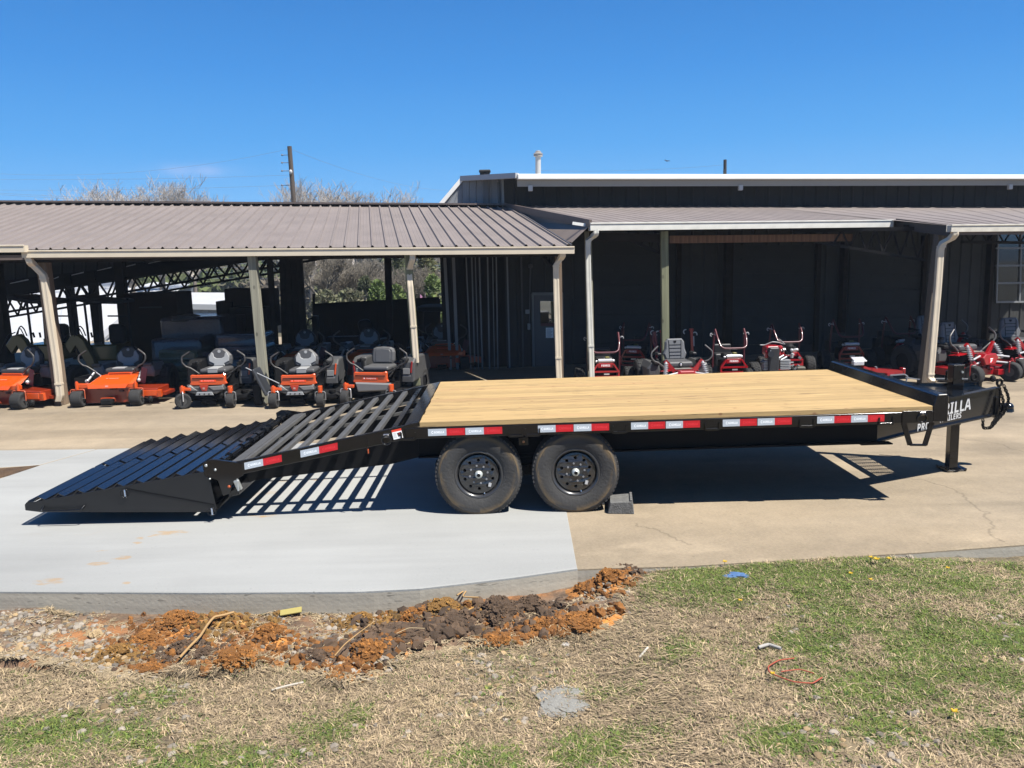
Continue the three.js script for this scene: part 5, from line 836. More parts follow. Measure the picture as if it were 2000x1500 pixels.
// wide commercial rider: orange platform between two casters
function bigMower(label) {
  const o = thing('riding_mower', label, 'mower', V(), 0, 'wide orange riding mowers');
  caster(o, -.49, 0, .138, .19, .05, .42, orange, mat(.72, .16, .07, .4)); caster(o, .49, 0, .138, .19, .05, .40, orange, mat(.72, .16, .07, .4));
  nb().bx(-.36, .355, -.04, .3, .075, .08, 0, 0, -.04, .012).bx(.40, .345, -.04, .2, .075, .08, 0, 0, 0, .012).mesh('caster_arm', orange, o);
  const b = nb(); b.quad(V(-.29, .315, .05), V(.34, .315, .05), V(.37, .375, .01), V(-.31, .375, .01)); b.quad(V(-.31, .375, .01), V(.37, .375, .01), V(.40, .495, -.26), V(-.17, .495, -.26)); b.quad(V(.37, .375, .01), V(.44, .375, -.1), V(.42, .495, -.32), V(.40, .495, -.26)); b.quad(V(-.31, .375, .01), V(-.17, .495, -.26), V(-.22, .495, -.34), V(-.36, .36, -.1)); b.quad(V(-.17, .495, -.26), V(.40, .495, -.26), V(.42, .5, -.62), V(-.17, .5, -.62)); b.mesh('platform', orange, o);
  nb().tube([V(-.1, .495, -.34), V(-.09, .52, -.34), V(.2, .523, -.34), V(.28, .52, -.34), V(.29, .495, -.34)], .012, 6).mesh('foot_bar', orange, o);
  decal(o, huskTex, V(.05, .455, -.158), .26, .036, [-1.155, 0, 0]); nb().bx(.02, .346, .033, .05, .032, .004, -.6).mesh('emblem', mat(.8, .28, .22, .5), o);
  nb().mm(-.40, .36, .05, .30, -.08, -.1).bx(.55, .20, -.32, .55, .16, .5, 0, 0, 0, .012).bx(-.02, .18, -.5, 1.25, .17, .8, 0, 0, 0, .02).bx(.75, .17, -.45, .28, .05, .4, 0, 0, -.12).mesh('mower_deck', paint(.42, .04, .006, .42), o);
  nb().bx(.55, .2, -.068, .5, .10, .02, 0, 0, 0, .006).bx(.78, .19, -.1, .2, .12, .06, .1, 0, 0, .006).mesh('deck_front', orange, o);
  nb().bx(.02, .09, .06, .19, .09, .12, 0, 0, 0, .02).mesh('roller', blackPl, o); nb().tube([V(-.09, .09, .0), V(-.085, .145, .05), V(.13, .145, .05), V(.135, .09, .0)], .008, 6).mesh('roller_bracket', orange, o);
  nb().ball(.72, .105, .0, .045, .055, .045).cyl(V(.6, .12, -.05), V(.72, .105, 0), .012, .012, 6).mesh('anti_scalp_wheel', blackPl, o);
  const e = nb(); for (let k = 0; k < 14; k++) e.bx(rr(-.28, .3), rr(.2, .31), rr(-.2, -.06), rr(.03, .09), rr(.02, .06), .04, 0, rr(-.5, .5), 0, .005); stuff(e.mesh('running_gear', mat(.13, .025, .015, .5), o));
  for (const s of [-1, 1]) {
    rearWheel(o, s * .56, -1.18, .28, .26);
    nb().ext([[-.1, .42], [-.12, .52], [-.06, .62], [.08, .62], [.12, .5], [.1, .4]].map(p => [p[0] + s * .43, p[1]]), -.66, .55, .03).mesh('fender', greyPlL, o);
    nb().bx(s * .45, .62, -.68, .15, .06, .1, 0, 0, 0, .02).mesh('control_pod', greyPl, o);
    const hy = nb(); hy.cyl(V(s * .40, .52, -.45), V(s * .43, .42, -.3), .02, .02, 8).ball(s * .44, .40, -.26, .035).ball(s * .40, .42, -.2, .025); hy.mesh('hose', silver, o);
  }
  nb().bx(-.55, .38, -.55, .34, .2, .35, 0, 0, .2, .03).mesh('discharge_cover', blackPl, o);
  nb().bx(0, .48, -.6, .5, .05, .4).bx(0, .40, -1, .7, .25, .6).mesh('seat_base', blackPl, o);
  const st = sub('seat', o, V(.06, .545, -.62)); nb().bx(0, 0, 0, .52, .105, .44, 0, 0, 0, .045).mesh('cushion', mat(.06, .06, .063, .5), st); nb().bx(-.02, .045, .06, .21, .025, .3, 0, 0, 0, .008).mesh('insert', seatLt, st);
  const sb = seatBack(o, .575, -.84, .45, .36, true, seatBk, mat(.3, .33, .37, .6), -.1); sb.position.x = .06;
  nb().bx(.53, .48, -.25, .12, .27, .006, 0, -.3, -.3).mesh('hang_tag', mat(.12, .015, .03, .5), o);
  lapBars(o, .41, -.36, .545, .38);
  return o;
}
const put = (o, px, py, turn, s = 1) => { const p = gp(px, py); o.position.copy(p); o.rotation.y = turn; o.scale.setScalar(s); return o; };
const big0 = put(bigMower('wide orange riding mower standing right of the bent tan downspout'), 205, 796, .02, .99); big0.position.z -= .12;
{ const c = copy(big0, 'riding_mower', V(), 0, 'wide orange riding mower cut by the photo\'s edge, left of the bent downspout'); put(c, -10, 798, -.2, 1.03); }
const small0 = put(smallMower('small orange riding mower with a sideways caster, in front of the wrapped pallets'), 408, 797, .0, 1.02);
small0.children.find(c => c.name === 'caster').rotation.y = -1.15;
{ const c = copy(small0, 'riding_mower', V(), 0, 'small orange riding mower right of the leaning timber post'); put(c, 584, 796, .0, .99); const k = c.children.find(q => q.name === 'caster'); k.rotation.y = 0;
  // chute folded up against the post
  const h = nb(); h.bx(-.62, .42, -.18, .05, .48, .36, 0, 0, .42, .02); h.mesh('folded_chute', mat(.05, .055, .065, .45), c); nb().cyl(V(-.85, .66, -.1), V(-.3, .40, -.02), .009, .009, 6).mesh('strut', mat(.45, .47, .5, .4), c); nb().bx(-.72, .2, -.2, .14, .36, .06, 0, 0, .06, .03).mesh('flap', blackPl, c); }
put(smallMower('orange riding mower with a plain grey seat, half hidden by the dovetail', true), 722, 794, -.22, 1.02).position.z -= .05;
// more of them in the dark behind
[[575, 742, .0, 'dark riding mower behind the second small orange mower, pale seat insert showing'], [705, 738, 0, 'dark riding mower behind the plain seated mower, pale seat insert showing'], [862, 724, .1, 'shaded orange riding mower right of the cut off downspout'], [885, 715, .1, 'shaded riding mower furthest back against the dark wing wall']].forEach(([x, y, t, l]) => { const c = copy(big0, 'riding_mower', V(), 0, l); put(c, x, y, t, 1); });

// red commercial rider seen from its front
const ferris = text2('FERRIS', '#f2f0f0', '#a30d18', 512, 112, 'bold 100px sans-serif', -.12);
const fTex = canvasTex(128, 128, (c, w, h) => { c.fillStyle = '#b30f1c'; c.fillRect(0, 0, w, h); c.fillStyle = '#f4eeee'; c.beginPath(); c.moveTo(30, 18); c.lineTo(118, 18); c.lineTo(112, 44); c.lineTo(36, 44); c.fill(); c.beginPath(); c.moveTo(48, 60); c.lineTo(102, 60); c.lineTo(96, 84); c.lineTo(72, 84); c.lineTo(66, 112); c.lineTo(40, 112); c.fill(); });
function redMower(label) {
  const o = thing('riding_mower', label, 'mower', V(), 0, 'red riding mowers seen from the front');
  for (const s of [-1, 1]) {
    caster(o, s * .46, .02, .17, .17, .1 * s + .25, .40, red, red);
    for (const y of [.335, .445]) nb().cyl(V(s * .15, y + .03, -.12), V(s * .44, y - .01, -.02), .017, .017, 10).mesh('suspension_arm', mat(.68, .68, .7, .35), o);
    const c = nb(); c.cyl(V(s * .38, .40, -.10), V(s * .33, .66, -.24), .022, .022, 10); for (let k = 0; k < 7; k++) c.torus(lerp(s * .376, s * .336, k / 6), lerp(.43, .63, k / 6), lerp(-.11, -.22, k / 6), .036, .008, 1.45, 0, 0, 14); c.mesh('coil_spring', mat(.6, .6, .62, .35), o);
    nb().beam(V(s * .16, .47, -.24), V(s * .34, .68, -.26), .05, .07).mesh('spring_tower', red, o);
    rearWheel(o, s * .52, -1.35, .29, .28);
    nb().ext([[-.12, .33], [-.13, .50], [-.05, .60], [.09, .57], [.13, .42], [.1, .32]].map(p => [p[0] + s * .45, p[1]]), -.62, .75, .035).mesh('fender', greyPl, o);
    nb().bx(s * .42, .60, -.68, .13, .08, .22, 0, 0, 0, .03).ball(s * .40, .65, -.62, .035).mesh('control_pod', blackPl, o);
    nb().bx(s * .33, .74, -.86, .08, .05, .26, 0, 0, 0, .02).mesh('armrest', seatBk, o);
  }
  nb().ext([[-.19, .45], [-.12, .515], [.12, .515], [.19, .45], [.12, .32], [-.12, .32]], -.02, .16, .012).mesh('nose', red, o); decal(o, fTex, V(0, .40, -.016), .10, .10, [0, 0, 0], 'emblem');
  const b = nb(); b.quad(V(-.13, .515, -.16), V(.13, .515, -.16), V(.29, .50, -.45), V(-.29, .50, -.45)); b.quad(V(-.29, .50, -.45), V(.29, .50, -.45), V(.29, .505, -.62), V(-.29, .505, -.62)); b.quad(V(-.33, .46, -.4), V(-.13, .515, -.16), V(-.29, .50, -.45), V(-.36, .45, -.6)); b.quad(V(.33, .46, -.4), V(.13, .515, -.16), V(.29, .50, -.45), V(.36, .45, -.6)); b.mesh('platform', red, o);
  nb().bx(0, .515, -.40, .34, .008, .2, -.05).mesh('foot_mat', mat(.3, .28, .25, .7), o);
  nb().bx(0, .19, -.42, 1.15, .14, .6, 0, 0, 0, .02).bx(.36, .17, -.1, .3, .1, .14, 0, 0, 0, .01).bx(-.34, .17, -.1, .3, .1, .14, 0, 0, 0, .01).mesh('mower_deck', red, o);
  const e = nb(); for (let k = 0; k < 12; k++) e.bx(rr(-.3, .3), rr(.2, .34), rr(-.2, -.1), rr(.03, .1), rr(.02, .05), .05, 0, rr(-.5, .5), 0, .005); stuff(e.mesh('running_gear', mat(.16, .008, .01, .5), o));
  nb().ball(.02, .08, .02, .05, .06, .05).mesh('anti_scalp_wheel', blackPl, o);
  nb().bx(0, .42, -.9, .62, .2, .6).bx(0, .50, -.52, .3, .06, .08, 0, 0, 0, .02).mesh('seat_base', blackPl, o);
  const st = sub('seat', o, V(0, .575, -.70)); nb().bx(0, 0, 0, .47, .12, .46, 0, 0, 0, .05).mesh('cushion', seatDk, st); nb().cyl(V(.0, .0, .22), V(.0, .0, .245), .045, .04, 18).mesh('badge', blackPl, st); nb().ball(0, .005, .245, .02, .028, .006).mesh('emblem', silver, st);
  const sb = sub('seat_back', o, V(0, .62, -.90), [-.14, 0, 0]); sb.scale.set(.9, .78, .9); const sm = mat(.21, .215, .225, .5);
  nb().ext([[-.2, 0], [-.245, .14], [-.21, .25], [-.2, .42], [-.15, .5], [.15, .5], [.2, .42], [.21, .25], [.245, .14], [.2, 0]], .05, .11, .03).mesh('cushion', sm, sb);
  const ln = nb(); for (const y of [.1, .18, .27, .35]) ln.beam(V(-.12, y, .053), V(.12, y, .053), .008, .012); for (const s of [-1, 1]) ln.beam(V(s * .12, .05, .053), V(s * .13, .46, .053), .008, .012, V(0, 0, 1)); ln.each('seam', blackPl, sb); nb().ext([[-.03, .45], [.03, .45], [.025, .41], [0, .395], [-.025, .41]], .058, .01).mesh('emblem', blackPl, sb);
  lapBars(o, .40, -.46, .53, .40, mat(.16, .155, .15, .4));
  return o;
}
const red0 = put(redMower('red front suspended riding mower with a grey seat beside the right bay post'), 1941, 750, .38, .98); red0.position.z -= .1;
{ const c = copy(red0, 'riding_mower', V(), 0, 'red riding mower with a grey high backed seat, behind the pine deck'); c.position.copy(zp(1343, 757, -13.0)).setY(0); c.rotation.y = .06; c.scale.setScalar(.9);
  const d = copy(red0, 'riding_mower', V(), 0, 'red riding mower cut by the right edge of the photo'); d.position.copy(zp(2032, 748, -14.6)).setY(0); d.rotation.y = .1;
  const e = copy(red0, 'riding_mower', V(), 0, 'shaded riding mower behind the right bay post with only seat and frame visible'); e.position.copy(zp(1872, 737, -15.6)).setY(0); e.rotation.y = .3; }
// red commercial mower seen from behind: engine, bumper with the maker's name, folded roll bar
function rearMower(label, bar = true) {
  const o = thing('riding_mower', label, 'mower', V(), 0, 'red riding mowers seen from behind');
  const n = canvasTex(256, 72, (c, w, h) => { c.fillStyle = '#8d0a16'; c.fillRect(0, 0, w, h); c.fillStyle = '#f2f0f0'; c.font = 'bold 58px sans-serif'; c.textAlign = 'center'; c.textBaseline = 'middle'; c.fillText('FERRIS', w / 2, h * .54); });
  nb().ext([[-.17, .50], [-.17, .58], [-.155, .605], [.155, .605], [.17, .58], [.17, .50]], .02, .02, .006).mesh('name_plate', red, o); decal(o, n, V(0, .555, .024), .27, .076);
  nb().beam(V(-.17, .59, .0), V(-.28, .43, .0), .035, .09, V(0, 0, 1)).beam(V(.17, .59, .0), V(.28, .43, .0), .035, .09, V(0, 0, 1)).beam(V(-.31, .415, .02), V(.31, .415, .02), .05, .035).beam(V(-.31, .30, .02), V(.31, .30, .02), .05, .04).beam(V(-.29, .42, .01), V(-.29, .2, .01), .04, .05, V(0, 0, 1)).beam(V(.29, .42, .01), V(.29, .2, .01), .04, .05, V(0, 0, 1)).beam(V(-.3, .2, .0), V(.3, .2, .0), .04, .04).mesh('bumper', red, o);
  nb().bx(0, .40, -.25, .5, .3, .4, 0, 0, 0, .04).bx(-.12, .66, -.2, .2, .12, .25, 0, 0, 0, .04).mesh('engine', blackPl, o);
  nb().cyl(V(-.16, .655, -.02), V(.14, .655, -.02), .045, .045, 14).bx(.02, .36, .03, .12, .03, .02).ball(-.2, .64, -.03, .03).ball(.17, .65, -.02, .04).mesh('muffler', silver, o);
  nb().bx(.05, .71, -.12, .1, .05, .1, 0, 0, 0, .02).mesh('fuel_cap', mat(.22, .2, .04, .5), o);
  for (const s of [-1, 1]) rearWheel(o, s * .56, -.3, .235, .22);
  nb().bx(0, .50, -.9, .5, .3, .5, 0, 0, 0, .05).bx(0, .7, -.95, .42, .3, .09, .12, 0, 0, .04).mesh('seat', seatBk, o);
  if (bar) {
    nb().tube([V(-.36, .35, -.45), V(-.36, .8, -.42), V(-.34, 1.2, -.38)], .024, 8).tube([V(.36, .35, -.45), V(.36, .8, -.42), V(.34, 1.2, -.38)], .024, 8).tube([V(-.33, 1.24, -.37), V(-.325, 1.05, -.16), V(-.29, .89, -.04), V(-.2, .84, .0), V(.2, .84, .0), V(.29, .89, -.04), V(.325, 1.05, -.16), V(.33, 1.24, -.37)], .024, 8, 60).mesh('roll_bar', paint(.12, .008, .02, .45), o);
    for (const s of [-1, 1]) nb().torus(s * .41, 1.12, -.36, .035, .009, 0, 0, s > 0 ? -.5 : 1.6, 14, 3).cyl(V(s * .32, 1.13, -.37), V(s * .41, 1.13, -.37), .01, .01, 6).mesh('latch_pin', mat(.7, .7, .72, .4), o);
    nb().bx(-.335, 1.15, -.325, .03, .09, .02, -.3).mesh('sticker', mat(.5, .5, .6, .5), o);
  }
  return o;
}
const rear0 = rearMower('red riding mower seen from behind, next to the white downspout'); rear0.position.copy(zp(1183, 760, -14.2)).setY(0); rear0.scale.setScalar(.78);
[[1432, 757, -14.4, .03, 'red riding mower seen from behind, with a lifted roll bar right of the grey seat'], [1541, 745, -15.2, .0, 'shaded red mower behind the bare engine, roll bar raised'], [1660, 740, -15.9, 0, 'shaded red mower left of two others deep under the middle lean-to'], [1764, 735, -16.25, .1, 'shaded red mower by the jamb near the right bay post']].forEach(([x, y, z, t, l]) => { const c = copy(rear0, 'riding_mower', V(), t, l); c.position.copy(zp(x, y, z)).setY(0); c.scale.setScalar(.78); });
{ // extra mowers seen only as dark shapes and lifted bars
  const a = copy(rear0, 'riding_mower', V(), -.4, 'dark red mower behind the white downspout, roll bar above the others'); a.position.copy(zp(1236, 740, -16.2)).setY(0); a.scale.setScalar(.78);
  // roll bar supports of the grey seated mower
  const g = thing('roll_bar', 'bright red folded roll bar posts behind the grey high backed seat', 'roll bar', zp(1322, 757, -15.4).setY(0)); const l = (x, y) => zp(x, y, -15.4).sub(g.position);
  nb().beam(l(1292, 690), l(1293, 648), .05, .05, V(0, 0, 1), .008).beam(l(1352, 690), l(1350, 645), .05, .05, V(0, 0, 1), .008).bx(...l(1292, 647).toArray(), .075, .05, .06, 0, 0, 0, .01).bx(...l(1350, 644).toArray(), .075, .05, .06, 0, 0, 0, .01).mesh('upright', red, g);
  nb().beam(l(1353, 676), l(1352.5, 657), .056, .03, V(0, 0, 1)).mesh('sticker', mat(.75, .72, .72, .5), g);
  nb().tube([l(1282, 700), l(1281, 665), l(1279, 648)], .025, 8).tube([l(1284, 690), l(1276, 668), l(1277, 648)], .025, 8).mesh('folded_hoop', paint(.2, .012, .04, .35), g);
  for (const [x, y] of [[1275, 650], [1285, 651], [1357, 653], [1339, 648]]) nb().torus(...l(x, y).toArray(), .04, .011, 0, 0, x > 1350 ? -.5 : 1.3, 14, 3).mesh('latch_pin', mat(.8, .8, .8, .4), g);
  tag(nb().bx(...zp(1305, 681, -14.42).toArray(), .06, .035, .03, 0, .3, .3, .008).bx(...zp(1300, 682, -14.42).toArray(), .05, .02, .03, 0, 0, -.3, .006).mesh('flag_tape', mat(.8, .15, .03, .6)), 'orange ribbon tied round the green timber post', 'ribbon');
}
// walk-behind mower with bare engine
{
  const o = thing('stand_on_mower', 'stand-on mower with bare red and silver engine behind the pine deck', 'mower', zp(1512, 757, -13.5).setY(0)); const l = (x, y, dz = 0) => zp(x, y, -13.5 + dz).sub(o.position);
  nb().bx(...l(1507, 684).toArray(), .26, .17, .25, 0, 0, 0, .04).bx(...l(1497, 692, .1).toArray(), .06, .12, .1, 0, 0, 0, .02).bx(...l(1523, 679, .1).toArray(), .07, .07, .1, 0, 0, .3, .02).mesh('engine_cover', red, o);
  nb().bx(...l(1510, 705, .16).toArray(), .17, .45, .12, 0, 0, 0, .03).cyl(l(1506, 692, .22), l(1506, 692, .25), .05, .05, 14).mesh('hydro_tank', mat(.035, .036, .04, .5), o);
  const cy = nb(); for (let k = 0; k < 6; k++) cy.bx(...l(1531, 703 + k * 3.2, .1).toArray(), .17, .014, .16).bx(...l(1495, 706 + k * 3, .1).toArray(), .09, .012, .12); cy.bx(...l(1531, 711, .05).toArray(), .13, .17, .12).bx(...l(1495, 713, .05).toArray(), .07, .15, .1).cyl(l(1520, 700, .15), l(1530, 694, .1), .015, .015, 8).cyl(l(1525, 703, .16), l(1536, 697, .1), .015, .015, 8); cy.each('cylinder', mat(.36, .37, .38, .4, { metalness: .4 }), o);
  nb().ball(...l(1542, 678, .05).toArray(), .075, .06, .07).cyl(l(1533, 679, .05), l(1554, 679, .05), .02, .02, 10).bx(...l(1540, 688, .05).toArray(), .13, .08, .1, 0, 0, 0, .03).mesh('air_filter', blackPl, o);
  nb().ball(...l(1546, 684, .12).toArray(), .028).cyl(l(1547, 690, .12), l(1546, 698, .1), .02, .026, 10).ball(...l(1505, 685, .2).toArray(), .02).mesh('fitting', mat(.66, .66, .66, .35), o);
  nb().tube([l(1484, 674), l(1493, 674), l(1508, 668), l(1520, 669), l(1533, 673), l(1521, 662)], .011, 6, 50, false, .1).mesh('control_bar', mat(.32, .32, .32, .35), o);
  nb().bx(...l(1562, 719, .1).toArray(), .16, .07, .15, 0, 0, 0, .03).mesh('battery_tray', mat(.11, .1, .07, .6), o);
  const bits = nb(); for (let k = 0; k < 26; k++) bits.bx(...l(rr(1484, 1562), rr(698, 722), rr(.05, .16)).toArray(), rr(.015, .05), rr(.01, .05), .03, rr(0, 1), rr(0, 1), rr(0, 1), .003); stuff(bits.mesh('linkage', mat(.2, .2, .2, .4), o));
  nb().bx(...l(1505, 685, .145).toArray(), .065, .035, .006).mesh('sticker', mat(.8, .78, .78, .5), o);
  for (const s of [-1, 1]) rearWheel(o, s * .38, -.1, .2, .16);
  nb().bx(0, .22, -.05, .6, .2, .4, 0, 0, 0, .03).mesh('chassis', blackPl, o);
}
// low red attachment between bulkhead and post
{
  const o = thing('red_mower_deck', 'red mower arm with silver battery box beyond the bulkhead rail', 'mower deck', zp(1710, 757, -13.0).setY(0)); const l = (x, y, dz = 0) => zp(x, y, -13.0 + dz).sub(o.position);
  nb().beam(l(1684, 717), l(1700, 722), .10, .05).beam(l(1700, 722), l(1762, 727), .12, .06).bx(...l(1762, 725).toArray(), .05, .11, .12, 0, 0, 0, .01).bx(...l(1738, 731, .05).toArray(), .12, .04, .08).mesh('arm', red, o);
  nb().bx(...l(1677, 702).toArray(), .2, .02, .16, .3, 0, 0, .005).bx(...l(1675, 709, .04).toArray(), .17, .07, .1, 0, 0, 0, .012).mesh('battery_box', mat(.5, .5, .53, .35, { metalness: .3 }), o);
  nb().beam(l(1738, 733, .1), l(1766, 731, .1), .02, .02).beam(l(1768, 737, .1), l(1796, 741, .1), .015, .015).tube([l(1766, 731, .1), l(1772, 736, .1), l(1769, 746, .1)], .012, 6).beam(l(1710, 716, .02), l(1712, 722, .02), .02, .06, V(0, 0, 1)).mesh('linkage', mat(.3, .32, .36, .4), o);
  nb().bx(0, .2, -.4, .7, .2, .6, 0, 0, 0, .05).mesh('body', blackPl, o);
}
// ---------------------------------------------------------------- goods in the dark of the open shed
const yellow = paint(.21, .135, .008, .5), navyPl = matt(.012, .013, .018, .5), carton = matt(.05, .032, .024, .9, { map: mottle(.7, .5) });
{ // two small excavators, canopies up
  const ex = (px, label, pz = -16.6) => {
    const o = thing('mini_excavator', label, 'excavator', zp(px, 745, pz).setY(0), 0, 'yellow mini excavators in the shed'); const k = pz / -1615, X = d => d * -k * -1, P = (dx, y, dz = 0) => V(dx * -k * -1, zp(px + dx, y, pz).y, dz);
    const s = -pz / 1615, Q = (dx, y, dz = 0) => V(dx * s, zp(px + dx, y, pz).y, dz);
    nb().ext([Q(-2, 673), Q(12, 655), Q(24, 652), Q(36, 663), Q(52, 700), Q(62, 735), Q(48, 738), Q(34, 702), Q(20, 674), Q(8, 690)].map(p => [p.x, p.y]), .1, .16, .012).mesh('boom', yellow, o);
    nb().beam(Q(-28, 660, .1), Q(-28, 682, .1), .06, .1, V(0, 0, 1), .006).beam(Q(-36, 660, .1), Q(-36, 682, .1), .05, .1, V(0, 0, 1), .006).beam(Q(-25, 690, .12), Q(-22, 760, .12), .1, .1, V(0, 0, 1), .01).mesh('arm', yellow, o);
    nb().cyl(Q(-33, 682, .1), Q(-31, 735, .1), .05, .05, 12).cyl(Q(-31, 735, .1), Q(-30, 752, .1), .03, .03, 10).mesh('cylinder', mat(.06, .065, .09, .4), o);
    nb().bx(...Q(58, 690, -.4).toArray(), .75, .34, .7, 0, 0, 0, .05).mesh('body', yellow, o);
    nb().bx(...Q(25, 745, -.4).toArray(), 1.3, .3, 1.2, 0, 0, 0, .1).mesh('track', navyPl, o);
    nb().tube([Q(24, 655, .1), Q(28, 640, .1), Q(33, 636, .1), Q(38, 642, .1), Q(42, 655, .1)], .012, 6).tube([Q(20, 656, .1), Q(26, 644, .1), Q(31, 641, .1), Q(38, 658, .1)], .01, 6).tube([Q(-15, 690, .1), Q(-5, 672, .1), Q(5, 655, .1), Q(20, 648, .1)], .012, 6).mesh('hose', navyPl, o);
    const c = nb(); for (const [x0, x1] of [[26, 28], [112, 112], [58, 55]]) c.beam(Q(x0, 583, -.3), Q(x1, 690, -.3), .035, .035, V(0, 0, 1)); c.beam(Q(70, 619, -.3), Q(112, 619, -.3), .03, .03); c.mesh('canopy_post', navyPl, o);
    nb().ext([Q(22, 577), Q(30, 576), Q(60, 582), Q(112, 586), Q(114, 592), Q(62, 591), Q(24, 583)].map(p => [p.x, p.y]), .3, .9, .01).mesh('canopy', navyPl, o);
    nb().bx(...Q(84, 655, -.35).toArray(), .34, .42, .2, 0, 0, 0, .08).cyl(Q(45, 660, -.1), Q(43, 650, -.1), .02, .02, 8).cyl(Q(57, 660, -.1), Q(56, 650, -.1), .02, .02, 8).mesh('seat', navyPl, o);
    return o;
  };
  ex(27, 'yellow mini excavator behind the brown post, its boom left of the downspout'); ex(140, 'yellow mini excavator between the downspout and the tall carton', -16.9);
}
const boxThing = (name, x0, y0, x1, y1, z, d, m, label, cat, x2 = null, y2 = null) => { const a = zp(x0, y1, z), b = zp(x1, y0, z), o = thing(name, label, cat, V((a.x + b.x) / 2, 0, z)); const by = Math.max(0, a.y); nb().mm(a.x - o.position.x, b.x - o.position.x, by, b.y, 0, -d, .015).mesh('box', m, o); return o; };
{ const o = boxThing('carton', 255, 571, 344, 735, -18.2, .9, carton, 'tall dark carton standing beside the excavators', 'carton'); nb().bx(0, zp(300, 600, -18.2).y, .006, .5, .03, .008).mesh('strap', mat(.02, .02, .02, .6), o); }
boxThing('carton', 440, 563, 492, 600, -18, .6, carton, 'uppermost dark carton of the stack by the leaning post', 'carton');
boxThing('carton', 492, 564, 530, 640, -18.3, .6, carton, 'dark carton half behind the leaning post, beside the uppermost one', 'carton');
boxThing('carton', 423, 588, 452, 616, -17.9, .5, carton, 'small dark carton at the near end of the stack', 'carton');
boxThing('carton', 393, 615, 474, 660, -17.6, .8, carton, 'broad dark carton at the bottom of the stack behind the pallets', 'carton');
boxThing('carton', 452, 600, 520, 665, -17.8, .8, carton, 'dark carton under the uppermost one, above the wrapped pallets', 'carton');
// shrink wrapped pallets of bags
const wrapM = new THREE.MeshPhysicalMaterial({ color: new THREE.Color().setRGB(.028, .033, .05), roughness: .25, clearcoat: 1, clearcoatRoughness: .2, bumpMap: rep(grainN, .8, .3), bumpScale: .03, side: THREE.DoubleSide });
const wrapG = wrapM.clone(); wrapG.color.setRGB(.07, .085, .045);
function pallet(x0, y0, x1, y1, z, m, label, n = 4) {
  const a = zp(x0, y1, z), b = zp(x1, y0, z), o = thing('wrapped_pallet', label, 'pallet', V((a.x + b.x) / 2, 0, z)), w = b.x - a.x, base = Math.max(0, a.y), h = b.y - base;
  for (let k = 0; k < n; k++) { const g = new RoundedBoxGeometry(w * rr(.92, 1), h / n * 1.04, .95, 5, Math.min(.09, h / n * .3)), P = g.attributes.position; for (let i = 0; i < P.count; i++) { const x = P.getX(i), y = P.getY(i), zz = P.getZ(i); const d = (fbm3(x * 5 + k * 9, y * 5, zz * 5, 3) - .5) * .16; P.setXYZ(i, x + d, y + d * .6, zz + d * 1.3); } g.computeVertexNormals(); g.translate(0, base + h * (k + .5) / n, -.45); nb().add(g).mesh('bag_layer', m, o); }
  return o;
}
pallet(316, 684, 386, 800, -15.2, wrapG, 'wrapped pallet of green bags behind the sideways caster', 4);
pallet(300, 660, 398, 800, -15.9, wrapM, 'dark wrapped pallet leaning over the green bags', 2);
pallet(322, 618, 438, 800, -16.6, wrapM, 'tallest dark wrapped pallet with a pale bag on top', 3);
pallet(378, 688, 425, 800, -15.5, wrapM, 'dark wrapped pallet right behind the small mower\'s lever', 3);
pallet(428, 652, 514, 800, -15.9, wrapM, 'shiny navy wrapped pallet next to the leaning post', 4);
{ const p = zp(364, 622, -16.8); const o = nb().add(rock(3, .3, 1.8, .5, 8)).mesh('bag', mat(.16, .145, .13, .6)); o.position.copy(p); o.scale.set(.30, .17, .3); tag(o, 'pale crumpled bag on top of the tallest wrapped pallet', 'bag'); }
{ // black screen wall at the back right of the shed, and a covered cart
  const z = -21.5, o = thing('screen_fence', 'dark screened fence closing the back of the shed below the woods', 'fence', zp(735, 700, z).setY(0)); const l = (x, y) => zp(x, y, z).sub(o.position);
  const m = matt(.020, .018, .017, .9, { map: mottle(.6, .9) });
  for (let k = 0; k < 7; k++) { const x0 = lerp(614, 858, k / 7), x1 = lerp(614, 858, (k + 1) / 7), t = x => lerp(593, 580, (x - 614) / 244); nb().quad(l(x0, 760), l(x1, 760), l(x1, t(x1)), l(x0, t(x0))).mesh('screen_panel', m, o); }
  for (const x of [613, 735, 858]) nb().beam(l(x, 760), l(x, x < 640 ? 574 : 584), .06, .06, V(0, 0, 1)).mesh('fence_post', m, o);
}
{ const z = -18.2, o = thing('utility_cart', 'black covered utility cart in the dark beside the wing wall', 'cart', zp(860, 740, z).setY(0)); const l = (x, y, d = 0) => zp(x, y, z).sub(o.position).add(V(0, 0, d));
  const g = new RoundedBoxGeometry(1, 1, 1, 4, .2); nb().add(g.scale(.95, .12, 1.3).translate(...l(855, 604, -.6).toArray())).mesh('roof_cover', mat(.01, .011, .013, .9), o);
  nb().bx(...l(860, 690, -.6).toArray(), 1.1, .5, 1.4, 0, 0, 0, .12).mesh('body', navyPl, o);
  const c = nb(); for (const x of [812, 895]) c.beam(l(x, 690), l(x + 4, 606), .04, .04, V(0, 0, 1)).beam(l(x, 690, -1.2), l(x + 4, 606, -1.2), .04, .04, V(0, 0, 1)); c.mesh('cab_frame', navyPl, o);
  nb().tube([l(815, 640, .05), l(825, 648, .05), l(850, 655, .05), l(857, 664, .05)], .012, 6).mesh('hose', mat(.2, .17, .1, .5), o); }
